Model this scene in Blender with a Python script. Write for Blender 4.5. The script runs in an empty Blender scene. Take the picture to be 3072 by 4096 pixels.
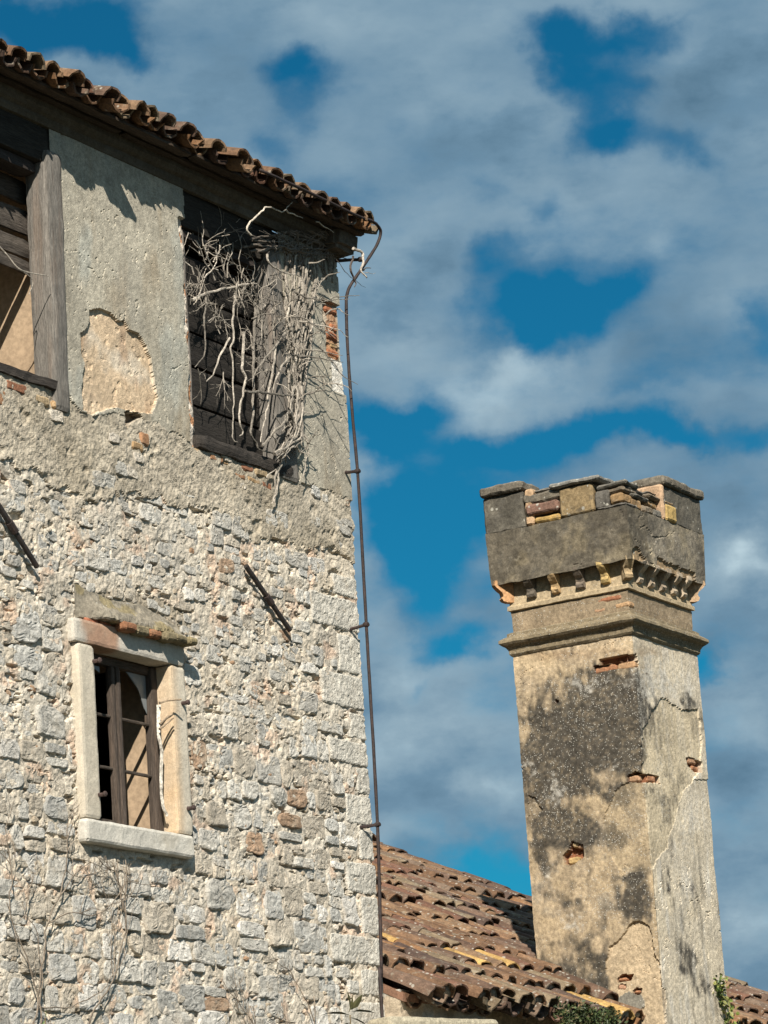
import bpy, math, random
import numpy as np
from mathutils import Vector, Matrix, Quaternion

# ------------------------------------------------------------------ camera
W0, H0 = 3072, 4096
FPX = 13500.0
PITCH, ROLL, TH = math.radians(14.3), math.radians(-3.96), math.radians(30.5)
EYE = np.array([0, 0, 1.6])
FW = np.array([0, math.cos(PITCH), math.sin(PITCH)])
_r0 = np.array([1.0, 0, 0]); _u0 = np.cross(_r0, FW)
RT = math.cos(ROLL) * _r0 + math.sin(ROLL) * _u0
UP = np.cross(RT, FW)
scene = bpy.context.scene
COL = scene.collection
cd = bpy.data.cameras.new("camera"); cam = bpy.data.objects.new("camera", cd); COL.objects.link(cam)
cd.sensor_fit = 'VERTICAL'; cd.sensor_height = 36.0; cd.lens = 36.0 * FPX / H0
cd.clip_start = 0.1; cd.clip_end = 2000
cam.matrix_world = Matrix(((RT[0], UP[0], -FW[0], EYE[0]), (RT[1], UP[1], -FW[1], EYE[1]), (RT[2], UP[2], -FW[2], EYE[2]), (0, 0, 0, 1)))
scene.camera = cam

# ------------------------------------------------------------------ light
SUN = np.array([0.06, -1.0, 0.80]); SUN = SUN / np.linalg.norm(SUN)
sl = bpy.data.lights.new("sun", 'SUN'); sl.energy = 5.0; sl.angle = math.radians(0.5); sl.color = (1.0, 0.935, 0.835)
so = bpy.data.objects.new("sun", sl); COL.objects.link(so)
so.rotation_euler = Vector(-SUN).to_track_quat('-Z', 'Y').to_euler(); so.location = (0, -5, 30)
scene.view_settings.view_transform = 'Standard'; scene.view_settings.look = 'None'
scene.view_settings.gamma = 1.0; scene.view_settings.use_curve_mapping = False
scene.view_settings.exposure = 0.55

def raydir(x, y):
    d = FW * FPX + RT * (x - W0 / 2) - UP * (y - H0 / 2)
    return d / np.linalg.norm(d)

world = bpy.data.worlds.new("World"); scene.world = world; world.use_nodes = True
def build_world():
    nt = world.node_tree; N = nt.nodes; L = nt.links; N.clear()
    def n(t, **k):
        o = N.new(t)
        for a, b in k.items(): setattr(o, a, b)
        return o
    def put(s, v):
        if isinstance(v, bpy.types.NodeSocket): L.new(v, s)
        else: s.default_value = v
    def math_(op, a, b=None, c=None, clamp=False):
        o = n('ShaderNodeMath', operation=op, use_clamp=clamp); put(o.inputs[0], a)
        if b is not None: put(o.inputs[1], b)
        if c is not None: put(o.inputs[2], c)
        return o.outputs[0]
    def vec(op, a, b=None):
        o = n('ShaderNodeVectorMath', operation=op); put(o.inputs[0], a)
        if b is not None: put(o.inputs[1], b)
        return o
    def noise(v, scale, detail=5, rough=.55):
        o = n('ShaderNodeTexNoise'); put(o.inputs['Vector'], v); o.inputs['Scale'].default_value = scale
        o.inputs['Detail'].default_value = detail; o.inputs['Roughness'].default_value = rough
        return o
    def smooth(v, a, b):
        o = n('ShaderNodeMapRange', interpolation_type='SMOOTHSTEP'); put(o.inputs['Value'], v)
        o.inputs['From Min'].default_value = a; o.inputs['From Max'].default_value = b
        return o.outputs['Result']
    sky = n('ShaderNodeTexSky', sky_type='NISHITA', sun_disc=False)
    sky.sun_elevation = math.asin(SUN[2]); sky.sun_rotation = math.pi - .06
    sky.altitude = 100; sky.air_density = 1.0; sky.dust_density = 0.3; sky.ozone_density = 2.0
    tc = n('ShaderNodeTexCoord').outputs['Generated']
    w1 = noise(tc, 26, 6, .55)
    off = vec('MULTIPLY', vec('SUBTRACT', w1.outputs['Color'], (.5, .5, .5)).outputs[0], (.05, .05, .035)).outputs[0]
    P = vec('ADD', tc, off).outputs[0]
    D = 1.852
    def field(blobs):
        tot = None
        for (x, y, a, b, s) in blobs:
            d = raydir(x * D, y * D)
            q = vec('MULTIPLY', vec('SUBTRACT', P, tuple(d)).outputs[0], (FPX / (a * D), 0.0, FPX / (b * D))).outputs[0]
            r = vec('DOT_PRODUCT', q, q).outputs['Value']
            e = math_('MULTIPLY', math_('EXPONENT', math_('MULTIPLY', r, -1.0)), s)
            tot = e if tot is None else math_('ADD', tot, e)
        return tot
    blue = field([(150, 70, 130, 60, 1.1), (225, 125, 60, 40, .8), (30, 30, 80, 50, .8), (650, 135, 70, 40, .55), (640, 250, 40, 60, .3),
                  (1250, 130, 60, 60, .7), (1380, 85, 120, 40, .8), (1290, 300, 90, 50, .95), (1310, 200, 60, 70, .7), (1450, 320, 70, 40, .6), (1250, 60, 80, 40, .5),
                  (1190, 680, 130, 62, 1.3), (1200, 730, 60, 60, .6), (1050, 610, 60, 40, .5), (1330, 650, 60, 40, .6),
                  (870, 880, 110, 45, 1.0), (1060, 950, 190, 38, .9), (1280, 930, 170, 40, 1.0), (1480, 930, 110, 26, .8),
                  (900, 1130, 110, 90, 1.2), (1010, 1100, 140, 60, .9), (940, 1280, 80, 70, .9), (1090, 1270, 60, 60, .5), (840, 1090, 70, 130, .6), (830, 930, 60, 50, .5), (1000, 1010, 90, 50, .5), (870, 1200, 70, 60, .6), (1130, 1010, 90, 40, .5), (1000, 640, 60, 40, .3),
                  (1010, 1395, 75, 32, .9), (1540, 1450, 60, 30, .95), (1075, 1860, 70, 70, .95), (1060, 1945, 60, 30, .7),
                  (1640, 690, 40, 60, .45), (760, 1330, 40, 60, .3), (1090, 560, 60, 30, .3), (1400, 830, 60, 24, .3), (1150, 470, 50, 26, .3), (950, 1480, 40, 20, .3), (1620, 940, 50, 30, .5), (1380, 180, 60, 50, .5), (560, 330, 60, 60, .45), (1050, 440, 60, 40, .3), (640, 160, 90, 60, .4), (1500, 1180, 40, 60, .2)])
    bright = field([(1110, 800, 130, 36, .6), (900, 760, 120, 80, .3), (1150, 860, 190, 40, .35), (1420, 560, 60, 30, .4), (1240, 500, 150, 50, .3), (1020, 480, 150, 60, .2), (850, 990, 90, 40, .4), (1620, 1230, 60, 70, .4), (1590, 1190, 70, 50, .75), (1080, 1700, 90, 40, .7), (860, 1650, 90, 60, .4),
                    (930, 1560, 130, 50, .5), (1300, 170, 140, 60, -.1), (1630, 1560, 60, 80, .4), (900, 1460, 120, 40, .5), (1340, 560, 250, 70, .3),
                    (1610, 1990, 80, 50, .4), (900, 1830, 120, 40, .3)])
    dark = field([(300, 300, 120, 60, .2), (1000, 330, 200, 60, .35), (1500, 240, 140, 70, .3), (1180, 600, 200, 34, .45), (1450, 780, 140, 60, .4), (900, 600, 80, 60, .25), (520, 120, 120, 80, .2), (1590, 1640, 90, 110, .8), (1000, 1680, 180, 50, .35), (860, 1040, 60, 60, .4), (1600, 1050, 80, 60, .3), (1600, 1950, 80, 80, .3),
                  (940, 1880, 60, 60, .5), (1100, 1330, 120, 50, .5), (1560, 1380, 60, 60, .4), (1500, 740, 120, 60, .25), (900, 1320, 60, 50, .3)])
    tcs = vec('MULTIPLY', tc, (1.0, 1.0, 1.9)).outputs[0]
    nA = noise(tcs, 30, 9, .6).outputs['Fac']
    nB = noise(tcs, 11.0, 4, .5).outputs['Fac']
    f = math_('ADD', blue, math_('MULTIPLY', math_('SUBTRACT', nA, .5), 1.25))
    f = math_('ADD', f, math_('MULTIPLY', math_('SUBTRACT', nB, .5), 1.3))
    mask = smooth(f, -.12, .92); edge = math_('SUBTRACT', smooth(f, -.45, .05), smooth(f, .05, .5))                       # 1 = clear blue
    tone = math_('ADD', math_('ADD', math_('MULTIPLY', math_('SUBTRACT', noise(tcs, 17, 7, .55).outputs['Fac'], .5), .95), .37),
                 math_('SUBTRACT', math_('MULTIPLY', bright, .55), math_('MULTIPLY', dark, .40)))
    tone = math_('ADD', tone, math_('MULTIPLY', edge, .15))
    tone = math_('ADD', tone, math_('MULTIPLY', math_('SUBTRACT', noise(tcs, 60, 5, .6).outputs['Fac'], .5), .3))
    ramp = n('ShaderNodeValToRGB'); put(ramp.inputs[0], tone)
    cr = ramp.color_ramp; cr.elements[0].position = 0.0; cr.elements[0].color = (.062, .135, .205, 1)
    cr.elements[1].position = 1.0; cr.elements[1].color = (.40, .52, .58, 1)
    e = cr.elements.new(.4); e.color = (.135, .235, .325, 1)
    e = cr.elements.new(.7); e.color = (.24, .345, .42, 1)
    # sky: graded Nishita
    sk = vec('MULTIPLY', sky.outputs['Color'], SKY_TINT).outputs[0]
    cl = vec('MULTIPLY', ramp.outputs['Color'], (CLOUD,) * 3).outputs[0]
    mix = n('ShaderNodeMix', data_type='RGBA'); put(mix.inputs[0], mask); put(mix.inputs[6], cl); put(mix.inputs[7], sk)
    bg = n('ShaderNodeBackground'); put(bg.inputs['Color'], mix.outputs[2]); bg.inputs['Strength'].default_value = 0.1
    out = n('ShaderNodeOutputWorld'); L.new(bg.outputs[0], out.inputs['Surface'])
SKY_TINT = (0.03, 0.34, 0.43)
CLOUD = 8.2
build_world()

# ------------------------------------------------------------------ local frame of the buildings
EX = np.array([math.sin(TH), math.cos(TH), 0]); EY = np.array([-math.cos(TH), math.sin(TH), 0]); EZ = np.array([0, 0, 1.0])
_d = raydir(1437, 2582); _P = EYE + _d * 21.0 / _d[1]
ORG = np.array([_P[0], _P[1], 0])
PHI = math.pi / 2 - TH
CL = np.array([(EYE - ORG) @ EX, (EYE - ORG) @ EY, EYE[2]])
def dirL(x, y): d = raydir(x, y); return np.array([d @ EX, d @ EY, d[2]])
def onY(x, y, y0=0.0): d = dirL(x, y); return CL + d * (y0 - CL[1]) / d[1]
def onX(x, y, x0=0.0): d = dirL(x, y); return CL + d * (x0 - CL[0]) / d[0]
_PR = np.array([[v @ EX, v @ EY, v[2]] for v in (RT, UP, FW)])
def proj(Q):
    a = (np.asarray(Q) - CL) @ _PR.T
    return W0 / 2 + FPX * a[..., 0] / a[..., 2], H0 / 2 - FPX * a[..., 1] / a[..., 2]
def toW(q): return ORG + EX * q[0] + EY * q[1] + EZ * q[2]

# ------------------------------------------------------------------ numpy noise
_tab = np.random.RandomState(7).rand(65536)
def vn(p, seed=0):
    p = np.asarray(p, float); i = np.floor(p).astype(np.int64); f = p - i; f = f * f * (3 - 2 * f)
    def h(a, b, c): return _tab[((a * 73856093) ^ (b * 19349663) ^ (c * 83492791) ^ (seed * 2654435)) & 65535]
    x, y, z = i[..., 0], i[..., 1], i[..., 2]; fx, fy, fz = f[..., 0], f[..., 1], f[..., 2]
    def l(a, b, t): return a + (b - a) * t
    return l(l(l(h(x, y, z), h(x + 1, y, z), fx), l(h(x, y + 1, z), h(x + 1, y + 1, z), fx), fy),
             l(l(h(x, y, z + 1), h(x + 1, y, z + 1), fx), l(h(x, y + 1, z + 1), h(x + 1, y + 1, z + 1), fx), fy), fz) * 2 - 1
def fbm(p, freq, octv=3, seed=0, gain=.5):
    p = np.asarray(p, float) * freq; a = 1.0; t = 0; s = 0
    for k in range(octv):
        t = t + a * vn(p, seed + k * 17); s += a; a *= gain; p = p * 2.03 + 3.7
    return t / s
def sstep(x, a, b):
    t = np.clip((x - a) / (b - a), 0, 1); return t * t * (3 - 2 * t)
def inpoly(x, y, poly):
    r = np.zeros(x.shape, bool); n = len(poly); j = n - 1
    for i in range(n):
        xi, yi = poly[i]; xj, yj = poly[j]
        if yi != yj:
            c = ((yi > y) != (yj > y)) & (x < (xj - xi) * (y - yi) / (yj - yi) + xi); r ^= c
        j = i
    return r
RNG = np.random.RandomState(11)
rnd = random.Random(5)

# ------------------------------------------------------------------ object helpers
BASE = {}
def link(o): COL.objects.link(o); return o
def tag(o, label, cat, group=None, kind=None):
    o['label'] = label; o['category'] = cat
    if group: o['group'] = group
    if kind: o['kind'] = kind
    return o
def thing(name, base, label, cat, group=None):
    o = link(bpy.data.objects.new(name, None)); o.empty_display_size = .2
    o.location = toW(base); o.rotation_euler = (0, 0, PHI); BASE[o.name] = np.array(base, float)
    return tag(o, label, cat, group)
def mk_mesh(name, V, Q, T, C, mat, smooth=False):
    me = bpy.data.meshes.new(name); V = np.asarray(V, np.float32)
    nq, ntr = len(Q), len(T)
    me.vertices.add(len(V)); me.vertices.foreach_set('co', V.ravel())
    li = np.concatenate([np.asarray(Q, np.int32).ravel(), np.asarray(T, np.int32).ravel()])
    me.loops.add(len(li)); me.loops.foreach_set('vertex_index', li)
    me.polygons.add(nq + ntr)
    ls = np.concatenate([np.arange(nq) * 4, nq * 4 + np.arange(ntr) * 3]).astype(np.int32)
    me.polygons.foreach_set('loop_start', ls)
    me.polygons.foreach_set('loop_total', np.concatenate([np.full(nq, 4), np.full(ntr, 3)]).astype(np.int32))
    me.polygons.foreach_set('use_smooth', np.full(nq + ntr, smooth, bool))
    me.update(calc_edges=True); me.validate()
    if C is not None:
        C = np.asarray(C, np.float32)
        if C.shape[1] == 3: C = np.concatenate([C, np.zeros((len(C), 1), np.float32)], 1)
        at = me.color_attributes.new('Col', 'FLOAT_COLOR', 'POINT'); at.data.foreach_set('color', C.ravel())
    me.materials.append(mat)
    return me
class MB:
    def __init__(s): s.V = []; s.Q = []; s.T = []; s.C = []; s.n = 0
    def add(s, V, Q=None, T=None, C=(.5, .5, .5)):
        V = np.asarray(V, float); C = np.asarray(C, float)
        if C.ndim == 1: C = np.tile(C, (len(V), 1))
        if C.shape[1] == 3: C = np.concatenate([C, np.zeros((len(C), 1))], 1)
        s.V.append(V); s.C.append(C)
        if Q is not None and len(Q): s.Q.append(np.asarray(Q, int) + s.n)
        if T is not None and len(T): s.T.append(np.asarray(T, int) + s.n)
        s.n += len(V); return s
    def mesh(s, name, mat, base=(0, 0, 0), smooth=False):
        V = np.concatenate(s.V) - np.asarray(base)
        Q = np.concatenate(s.Q) if s.Q else np.zeros((0, 4), int); T = np.concatenate(s.T) if s.T else np.zeros((0, 3), int)
        return mk_mesh(name, V, Q, T, np.concatenate(s.C), mat, smooth)
    def part(s, name, mat, root, parent=None, smooth=False, kind=None, label=None):
        o = link(bpy.data.objects.new(name, s.mesh(name, mat, BASE[root.name], smooth)))
        o.parent = parent or root
        if kind: o['kind'] = kind
        if label: o['label'] = label
        return o
    def single(s, name, mat, base, label, cat, group=None, smooth=False, kind=None):
        o = link(bpy.data.objects.new(name, s.mesh(name, mat, base, smooth)))
        o.location = toW(base); o.rotation_euler = (0, 0, PHI)
        return tag(o, label, cat, group, kind)

# ------------------------------------------------------------------ materials
def material(name, rough=.9, var=((3, .25), (25, .25)), bump=((60, .5, .004),), speck=None, lichen=None, streak=None, spec=.25, grain=None, tint=None):
    m = bpy.data.materials.new(name); m.use_nodes = True; nt = m.node_tree; N = nt.nodes; L = nt.links
    b = N['Principled BSDF']; b.inputs['Roughness'].default_value = rough
    b.inputs['Specular IOR Level'].default_value = spec
    at = N.new('ShaderNodeAttribute'); at.attribute_name = 'Col'
    tc = N.new('ShaderNodeTexCoord'); oi = N.new('ShaderNodeObjectInfo')
    sc = N.new('ShaderNodeVectorMath'); sc.operation = 'SCALE'; sc.inputs[0].default_value = (37, 19, 53); L.new(oi.outputs['Random'], sc.inputs['Scale'])
    ad = N.new('ShaderNodeVectorMath'); ad.operation = 'ADD'; L.new(tc.outputs['Object'], ad.inputs[0]); L.new(sc.outputs[0], ad.inputs[1])
    vec = ad.outputs[0]
    if grain:
        mp = N.new('ShaderNodeMapping'); mp.inputs['Scale'].default_value = grain; L.new(vec, mp.inputs['Vector']); vec = mp.outputs[0]
    def noise(scale, detail=4, rough_=.6, v=None):
        o = N.new('ShaderNodeTexNoise'); o.inputs['Scale'].default_value = scale; o.inputs['Detail'].default_value = detail
        o.inputs['Roughness'].default_value = rough_; L.new(v or vec, o.inputs['Vector']); return o.outputs['Fac']
    def rng(v, a, b_, c, d):
        o = N.new('ShaderNodeMapRange'); o.interpolation_type = 'SMOOTHSTEP'; L.new(v, o.inputs['Value'])
        for k, x in zip(('From Min', 'From Max', 'To Min', 'To Max'), (a, b_, c, d)): o.inputs[k].default_value = x
        return o.outputs['Result']
    def mul(a, b_):
        o = N.new('ShaderNodeMath'); o.operation = 'MULTIPLY'; L.new(a, o.inputs[0])
        if isinstance(b_, float): o.inputs[1].default_value = b_
        else: L.new(b_, o.inputs[1])
        return o.outputs[0]
    f = None
    for (s, a) in var:
        r = rng(noise(s, 5), .25, .75, 1 - a, 1 + a); f = r if f is None else mul(f, r)
    c = N.new('ShaderNodeVectorMath'); c.operation = 'SCALE'; L.new(at.outputs['Color'], c.inputs[0]); L.new(f, c.inputs['Scale'])
    col = c.outputs[0]
    def mixc(fac, colour):
        nonlocal col
        o = N.new('ShaderNodeMix'); o.data_type = 'RGBA'; L.new(fac, o.inputs[0]); L.new(col, o.inputs[6]); o.inputs[7].default_value = (*colour, 1); col = o.outputs[2]
    if tint:                                  # broad drift of hue
        mixc(rng(noise(tint[0], 4), tint[1], tint[2], 0, tint[3]), tint[4])
    if lichen:                                # dark crust
        for (s, lo, hi, amt, colour) in lichen: mixc(rng(noise(s, 6, .65), lo, hi, 0, amt), colour)
    if speck:                                 # pale lichen spots, denser where Col alpha says so
        s, colour, amt = speck
        vo = N.new('ShaderNodeTexVoronoi'); vo.inputs['Scale'].default_value = s; L.new(vec, vo.inputs['Vector'])
        sep = N.new('ShaderNodeSeparateColor'); L.new(vo.outputs['Color'], sep.inputs[0])
        al = N.new('ShaderNodeMath'); al.operation = 'MULTIPLY_ADD'; L.new(at.outputs['Alpha'], al.inputs[0]); al.inputs[1].default_value = 1.0; al.inputs[2].default_value = -.5
        su = N.new('ShaderNodeMath'); su.operation = 'ADD'; L.new(al.outputs[0], su.inputs[0]); L.new(noise(7, 3), su.inputs[1])
        th = N.new('ShaderNodeMath'); th.operation = 'LESS_THAN'; L.new(sep.outputs[0], th.inputs[0]); L.new(su.outputs[0], th.inputs[1])
        rad = N.new('ShaderNodeMath'); rad.operation = 'MULTIPLY_ADD'; L.new(sep.outputs[1], rad.inputs[0]); rad.inputs[1].default_value = .32; rad.inputs[2].default_value = .08
        df = N.new('ShaderNodeMath'); df.operation = 'SUBTRACT'; L.new(rad.outputs[0], df.inputs[0]); L.new(vo.outputs['Distance'], df.inputs[1])
        nb = N.new('ShaderNodeMath'); nb.operation = 'MULTIPLY_ADD'; L.new(noise(s * 2.5, 2), nb.inputs[0]); nb.inputs[1].default_value = .3; nb.inputs[2].default_value = -.15
        d2 = N.new('ShaderNodeMath'); d2.operation = 'ADD'; L.new(df.outputs[0], d2.inputs[0]); L.new(nb.outputs[0], d2.inputs[1])
        mixc(mul(mul(rng(d2.outputs[0], 0, .1, 0, 1), th.outputs[0]), float(amt)), colour)
    L.new(col, b.inputs['Base Color'])
    prev = None
    for (s, st, dist) in bump:
        bp = N.new('ShaderNodeBump'); bp.inputs['Strength'].default_value = st; bp.inputs['Distance'].default_value = dist
        L.new(noise(s, 6, .65), bp.inputs['Height'])
        if prev: L.new(prev, bp.inputs['Normal'])
        prev = bp.outputs[0]
    if prev: L.new(prev, b.inputs['Normal'])
    return m
M_WALL = material('render_and_mortar', var=((2.2, .16), (30, .22), (140, .28)), bump=((45, .6, .008), (170, .8, .004)),
                  tint=(1.6, .5, .75, .35, (.36, .335, .285)), lichen=((9, .6, .8, .4, (.22, .2, .165)),))
M_STONE = material('limestone', var=((6, .14), (45, .18), (150, .2)), bump=((30, .9, .016), (90, 1.0, .010), (230, .9, .004)),
                   tint=(5, .52, .74, .45, (.50, .42, .32)), lichen=((10, .54, .76, .5, (.40, .345, .265)), (22, .58, .76, .5, (.27, .255, .23))))
M_DRESSED = material('dressed_stone', var=((4, .1), (40, .12), (160, .12)), bump=((45, .6, .006), (200, .8, .003)),
                     tint=(3, .52, .74, .4, (.44, .38, .28)), lichen=((11, .58, .78, .5, (.36, .33, .28)), (30, .62, .78, .5, (.26, .22, .17))))
M_BRICK = material('old_brick', var=((12, .3), (70, .3)), bump=((60, .7, .006), (180, .6, .003)), lichen=((14, .56, .74, .5, (.40, .31, .21)),))
M_WOOD = material('weathered_timber', rough=.85, var=((3, .2), (16, .35), (60, .3)), bump=((14, .8, .006), (50, .6, .003)), grain=(9, 9, .8), tint=(2, .5, .7, .4, (.2, .14, .1)))
M_PLANK = material('weathered_planks', rough=.85, var=((3, .25), (16, .45), (60, .35)), bump=((12, .9, .007), (45, .7, .003)), grain=(.8, 9, 9))
M_TILE = material('roof_tile', rough=.85, var=((5, .2), (22, .3), (90, .25)), bump=((70, .5, .004), (200, .5, .002)),
                  lichen=((7, .53, .72, .6, (.07, .052, .042)), (13, .56, .70, .55, (.28, .255, .195)), (30, .56, .72, .5, (.06, .048, .038))), speck=(30, (.42, .40, .34), .6))
M_CHIM = material('chimney_render', var=((5, .16), (40, .25), (150, .25)), bump=((50, .5, .006), (190, .8, .004)),
                  lichen=((12, .58, .74, .35, (.13, .115, .09)),), speck=(95, (.56, .54, .48), .85))
M_CROWN = material('lichened_render', var=((6, .25), (34, .3), (120, .25)), bump=((50, .6, .006), (170, .7, .004)),
                   lichen=((10, .5, .72, .55, (.085, .08, .07)), (24, .58, .72, .45, (.30, .27, .21))), speck=(26, (.42, .40, .34), .8))
M_IRON = material('rusty_iron', rough=.7, var=((20, .35), (90, .3)), bump=((120, .5, .002),), tint=(25, .5, .7, .35, (.09, .045, .03)), spec=.3)
M_VINE = material('dead_wood', rough=.9, var=((8, .3), (60, .4), (140, .3)), bump=((110, .9, .004),))
M_DARK = material('room_plaster', var=((3, .2), (30, .2)), bump=((60, .4, .004),))
M_LEAF = material('leaf', rough=.55, var=((6, .35), (60, .25)), bump=((40, .2, .002),), spec=.4)
M_GROUND = material('dry_ground', var=((.3, .3), (3, .3), (20, .25)), bump=((8, .6, .05),))
m = bpy.data.materials.new('old_glass'); m.use_nodes = True
b = m.node_tree.nodes['Principled BSDF']; b.inputs['Base Color'].default_value = (.19, .205, .205, 1); b.inputs['Roughness'].default_value = .35
M_GLASS = m

# ------------------------------------------------------------------ shape helpers
def grid_faces(nr, nc, closed=False, keep=None):
    i = np.arange(nr - 1)[:, None]; j = np.arange(nc - (0 if closed else 1))[None, :]
    j2 = (j + 1) % nc
    q = np.stack([i * nc + j, i * nc + j2, (i + 1) * nc + j2, (i + 1) * nc + j], -1).reshape(-1, 4)
    return q if keep is None else q[keep.ravel()]
def rough_box(x0, x1, y0, y1, z0, z1, cell=.02, amp=.004, freq=18, seed=0, chamfer=.006, cap=24, amp2=None, warp=None):
    """closed box with a fine skin, edges eased and faces uneven"""
    n = [max(1, min(cap, int(round(abs(b - a) / cell)))) for a, b in ((x0, x1), (y0, y1), (z0, z1))]
    lo = np.array([x0, y0, z0]); hi = np.array([x1, y1, z1])
    idx = {}; V = []; Q = []
    def vid(i, j, k):
        t = (i, j, k)
        if t not in idx: idx[t] = len(V); V.append((i / n[0], j / n[1], k / n[2]))
        return idx[t]
    for i in range(n[0]):
        for j in range(n[1]):
            for k, fl in ((0, 1), (n[2], 0)):
                q = [vid(i, j, k), vid(i + 1, j, k), vid(i + 1, j + 1, k), vid(i, j + 1, k)]; Q.append(q[::-1] if fl else q)
    for i in range(n[0]):
        for k in range(n[2]):
            for j, fl in ((0, 0), (n[1], 1)):
                q = [vid(i, j, k), vid(i + 1, j, k), vid(i + 1, j, k + 1), vid(i, j, k + 1)]; Q.append(q[::-1] if fl else q)
    for j in range(n[1]):
        for k in range(n[2]):
            for i, fl in ((0, 1), (n[0], 0)):
                q = [vid(i, j, k), vid(i, j + 1, k), vid(i, j + 1, k + 1), vid(i, j, k + 1)]; Q.append(q[::-1] if fl else q)
    T = np.array(V); P = lo + T * (hi - lo)
    e = np.isclose(T, 0) * 1.0 - np.isclose(T, 1) * 1.0
    ne = np.abs(e).sum(1)
    P = P + e * (chamfer * np.clip(ne - 1, 0, 2) * .5)[:, None]
    off = np.stack([fbm(P + seed * 3.1 + k * 9.3, freq, 3, seed + k) for k in range(3)], 1) * amp
    if amp2: off += np.stack([fbm(P + seed * 1.7 + k * 5.3, freq / 4, 2, seed + k + 50) for k in range(3)], 1) * amp2
    P = P + off
    if warp is not None: P = warp(P)
    return P, np.array(Q)
def rot_about(P, c, ax, ang):
    R = np.array(Matrix.Rotation(ang, 3, Vector(ax))); return (P - c) @ R.T + c
def smooth_path(pts, n=6):
    pts = np.asarray(pts, float)
    if len(pts) < 3:
        t = np.linspace(0, 1, n + 1)[:, None]; return pts[0] + (pts[-1] - pts[0]) * t
    out = []; P = np.vstack([2 * pts[0] - pts[1], pts, 2 * pts[-1] - pts[-2]])
    for i in range(1, len(P) - 2):
        p0, p1, p2, p3 = P[i - 1:i + 3]
        for k in range(n):
            t = k / n
            out.append(.5 * ((2 * p1) + (-p0 + p2) * t + (2 * p0 - 5 * p1 + 4 * p2 - p3) * t * t + (-p0 + 3 * p1 - 3 * p2 + p3) * t ** 3))
    out.append(P[-2]); return np.array(out)
def tube(mb, pts, r0, r1=None, n=6, col=(.5, .5, .5), jit=0.0, seed=0, cap=True):
    pts = np.asarray(pts, float); m_ = len(pts); r1 = r0 if r1 is None else r1
    R = np.linspace(r0, r1, m_)
    t = np.gradient(pts, axis=0); t /= np.linalg.norm(t, axis=1)[:, None] + 1e-9
    a = np.array([.31, .93, .17]); u = np.cross(t, a); u /= np.linalg.norm(u, axis=1)[:, None] + 1e-9; v = np.cross(t, u)
    th = np.arange(n) * 2 * math.pi / n
    V = pts[:, None] + (u[:, None] * np.cos(th)[None, :, None] + v[:, None] * np.sin(th)[None, :, None]) * R[:, None, None]
    V = V.reshape(-1, 3)
    if jit: V = V + np.stack([vn(V * 60 + k * 7 + seed, 3) for k in range(3)], 1) * jit
    Q = grid_faces(m_, n, True)
    T = []
    if cap:
        V = np.vstack([V, pts[0], pts[-1]])
        for k in range(n):
            T.append((m_ * n, (k + 1) % n, k)); T.append((m_ * n + 1, (m_ - 1) * n + k, (m_ - 1) * n + (k + 1) % n))
    mb.add(V, Q, T, col)
def quad_strip(mb, A, B, col):
    A = np.asarray(A); B = np.asarray(B); mb.add(np.vstack([A, B]), [[i, i + 1, len(A) + i + 1, len(A) + i] for i in range(len(A) - 1)], None, col)
def wrapped(path, S, V, disp, colf, hole=None):
    """a wall skin that follows a plan path; S distances, V heights, disp outward offset"""
    path = np.asarray(path, float); seg = np.linalg.norm(np.diff(path, axis=0), axis=1); cum = np.concatenate([[0], np.cumsum(seg)])
    k = np.clip(np.searchsorted(cum, S, side='right') - 1, 0, len(seg) - 1)
    t = (S - cum[k]) / seg[k]; base = path[k] + (path[k + 1] - path[k]) * t[:, None]
    d = np.diff(path, axis=0) / seg[:, None]; nr = np.stack([d[:, 1], -d[:, 0]], 1)
    N = nr[k].copy()
    for c in range(1, len(cum) - 1):
        at = np.isclose(S, cum[c]); N[at] = nr[c - 1] + nr[c]
    closed = np.allclose(path[0], path[-1])
    if closed: N[np.isclose(S, 0)] = nr[0] + nr[-1]; N[np.isclose(S, cum[-1])] = nr[0] + nr[-1]
    SS, VV = np.meshgrid(S, V)
    P = np.empty(SS.shape + (3,)); P[..., 0] = base[None, :, 0]; P[..., 1] = base[None, :, 1]; P[..., 2] = VV
    fx, fy = proj(P)
    w = disp(P, fx, fy, SS)
    P[..., 0] += N[None, :, 0] * w; P[..., 1] += N[None, :, 1] * w
    C = colf(P, fx, fy, SS, w)
    keep = None
    if hole is not None:
        c = (P[:-1, :-1] + P[1:, 1:]) / 2; keep = ~hole(c)
    return P.reshape(-1, 3), grid_faces(len(V), len(S), False, keep), C.reshape(-1, C.shape[-1])

# ================================================================== GROUND
mb = MB(); g = np.concatenate([np.linspace(-900, -30, 8), np.linspace(-24, 24, 25), np.linspace(30, 900, 8)])
X, Y = np.meshgrid(g, g + 10); Z = fbm(np.stack([X, Y, X * 0], -1), .2, 2) * .06 - .05
mb.add(np.stack([X, Y, Z], -1).reshape(-1, 3), grid_faces(len(g), len(g)), None, (.035, .036, .02))  # out of view, dark colour chosen to keep bounce light low
o = link(bpy.data.objects.new('ground', mb.mesh('ground', M_GROUND))); o['kind'] = 'structure'; o['label'] = 'unseen rough ground in front of the old house, darkened to cut bounce light'; o['category'] = 'ground'

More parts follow.
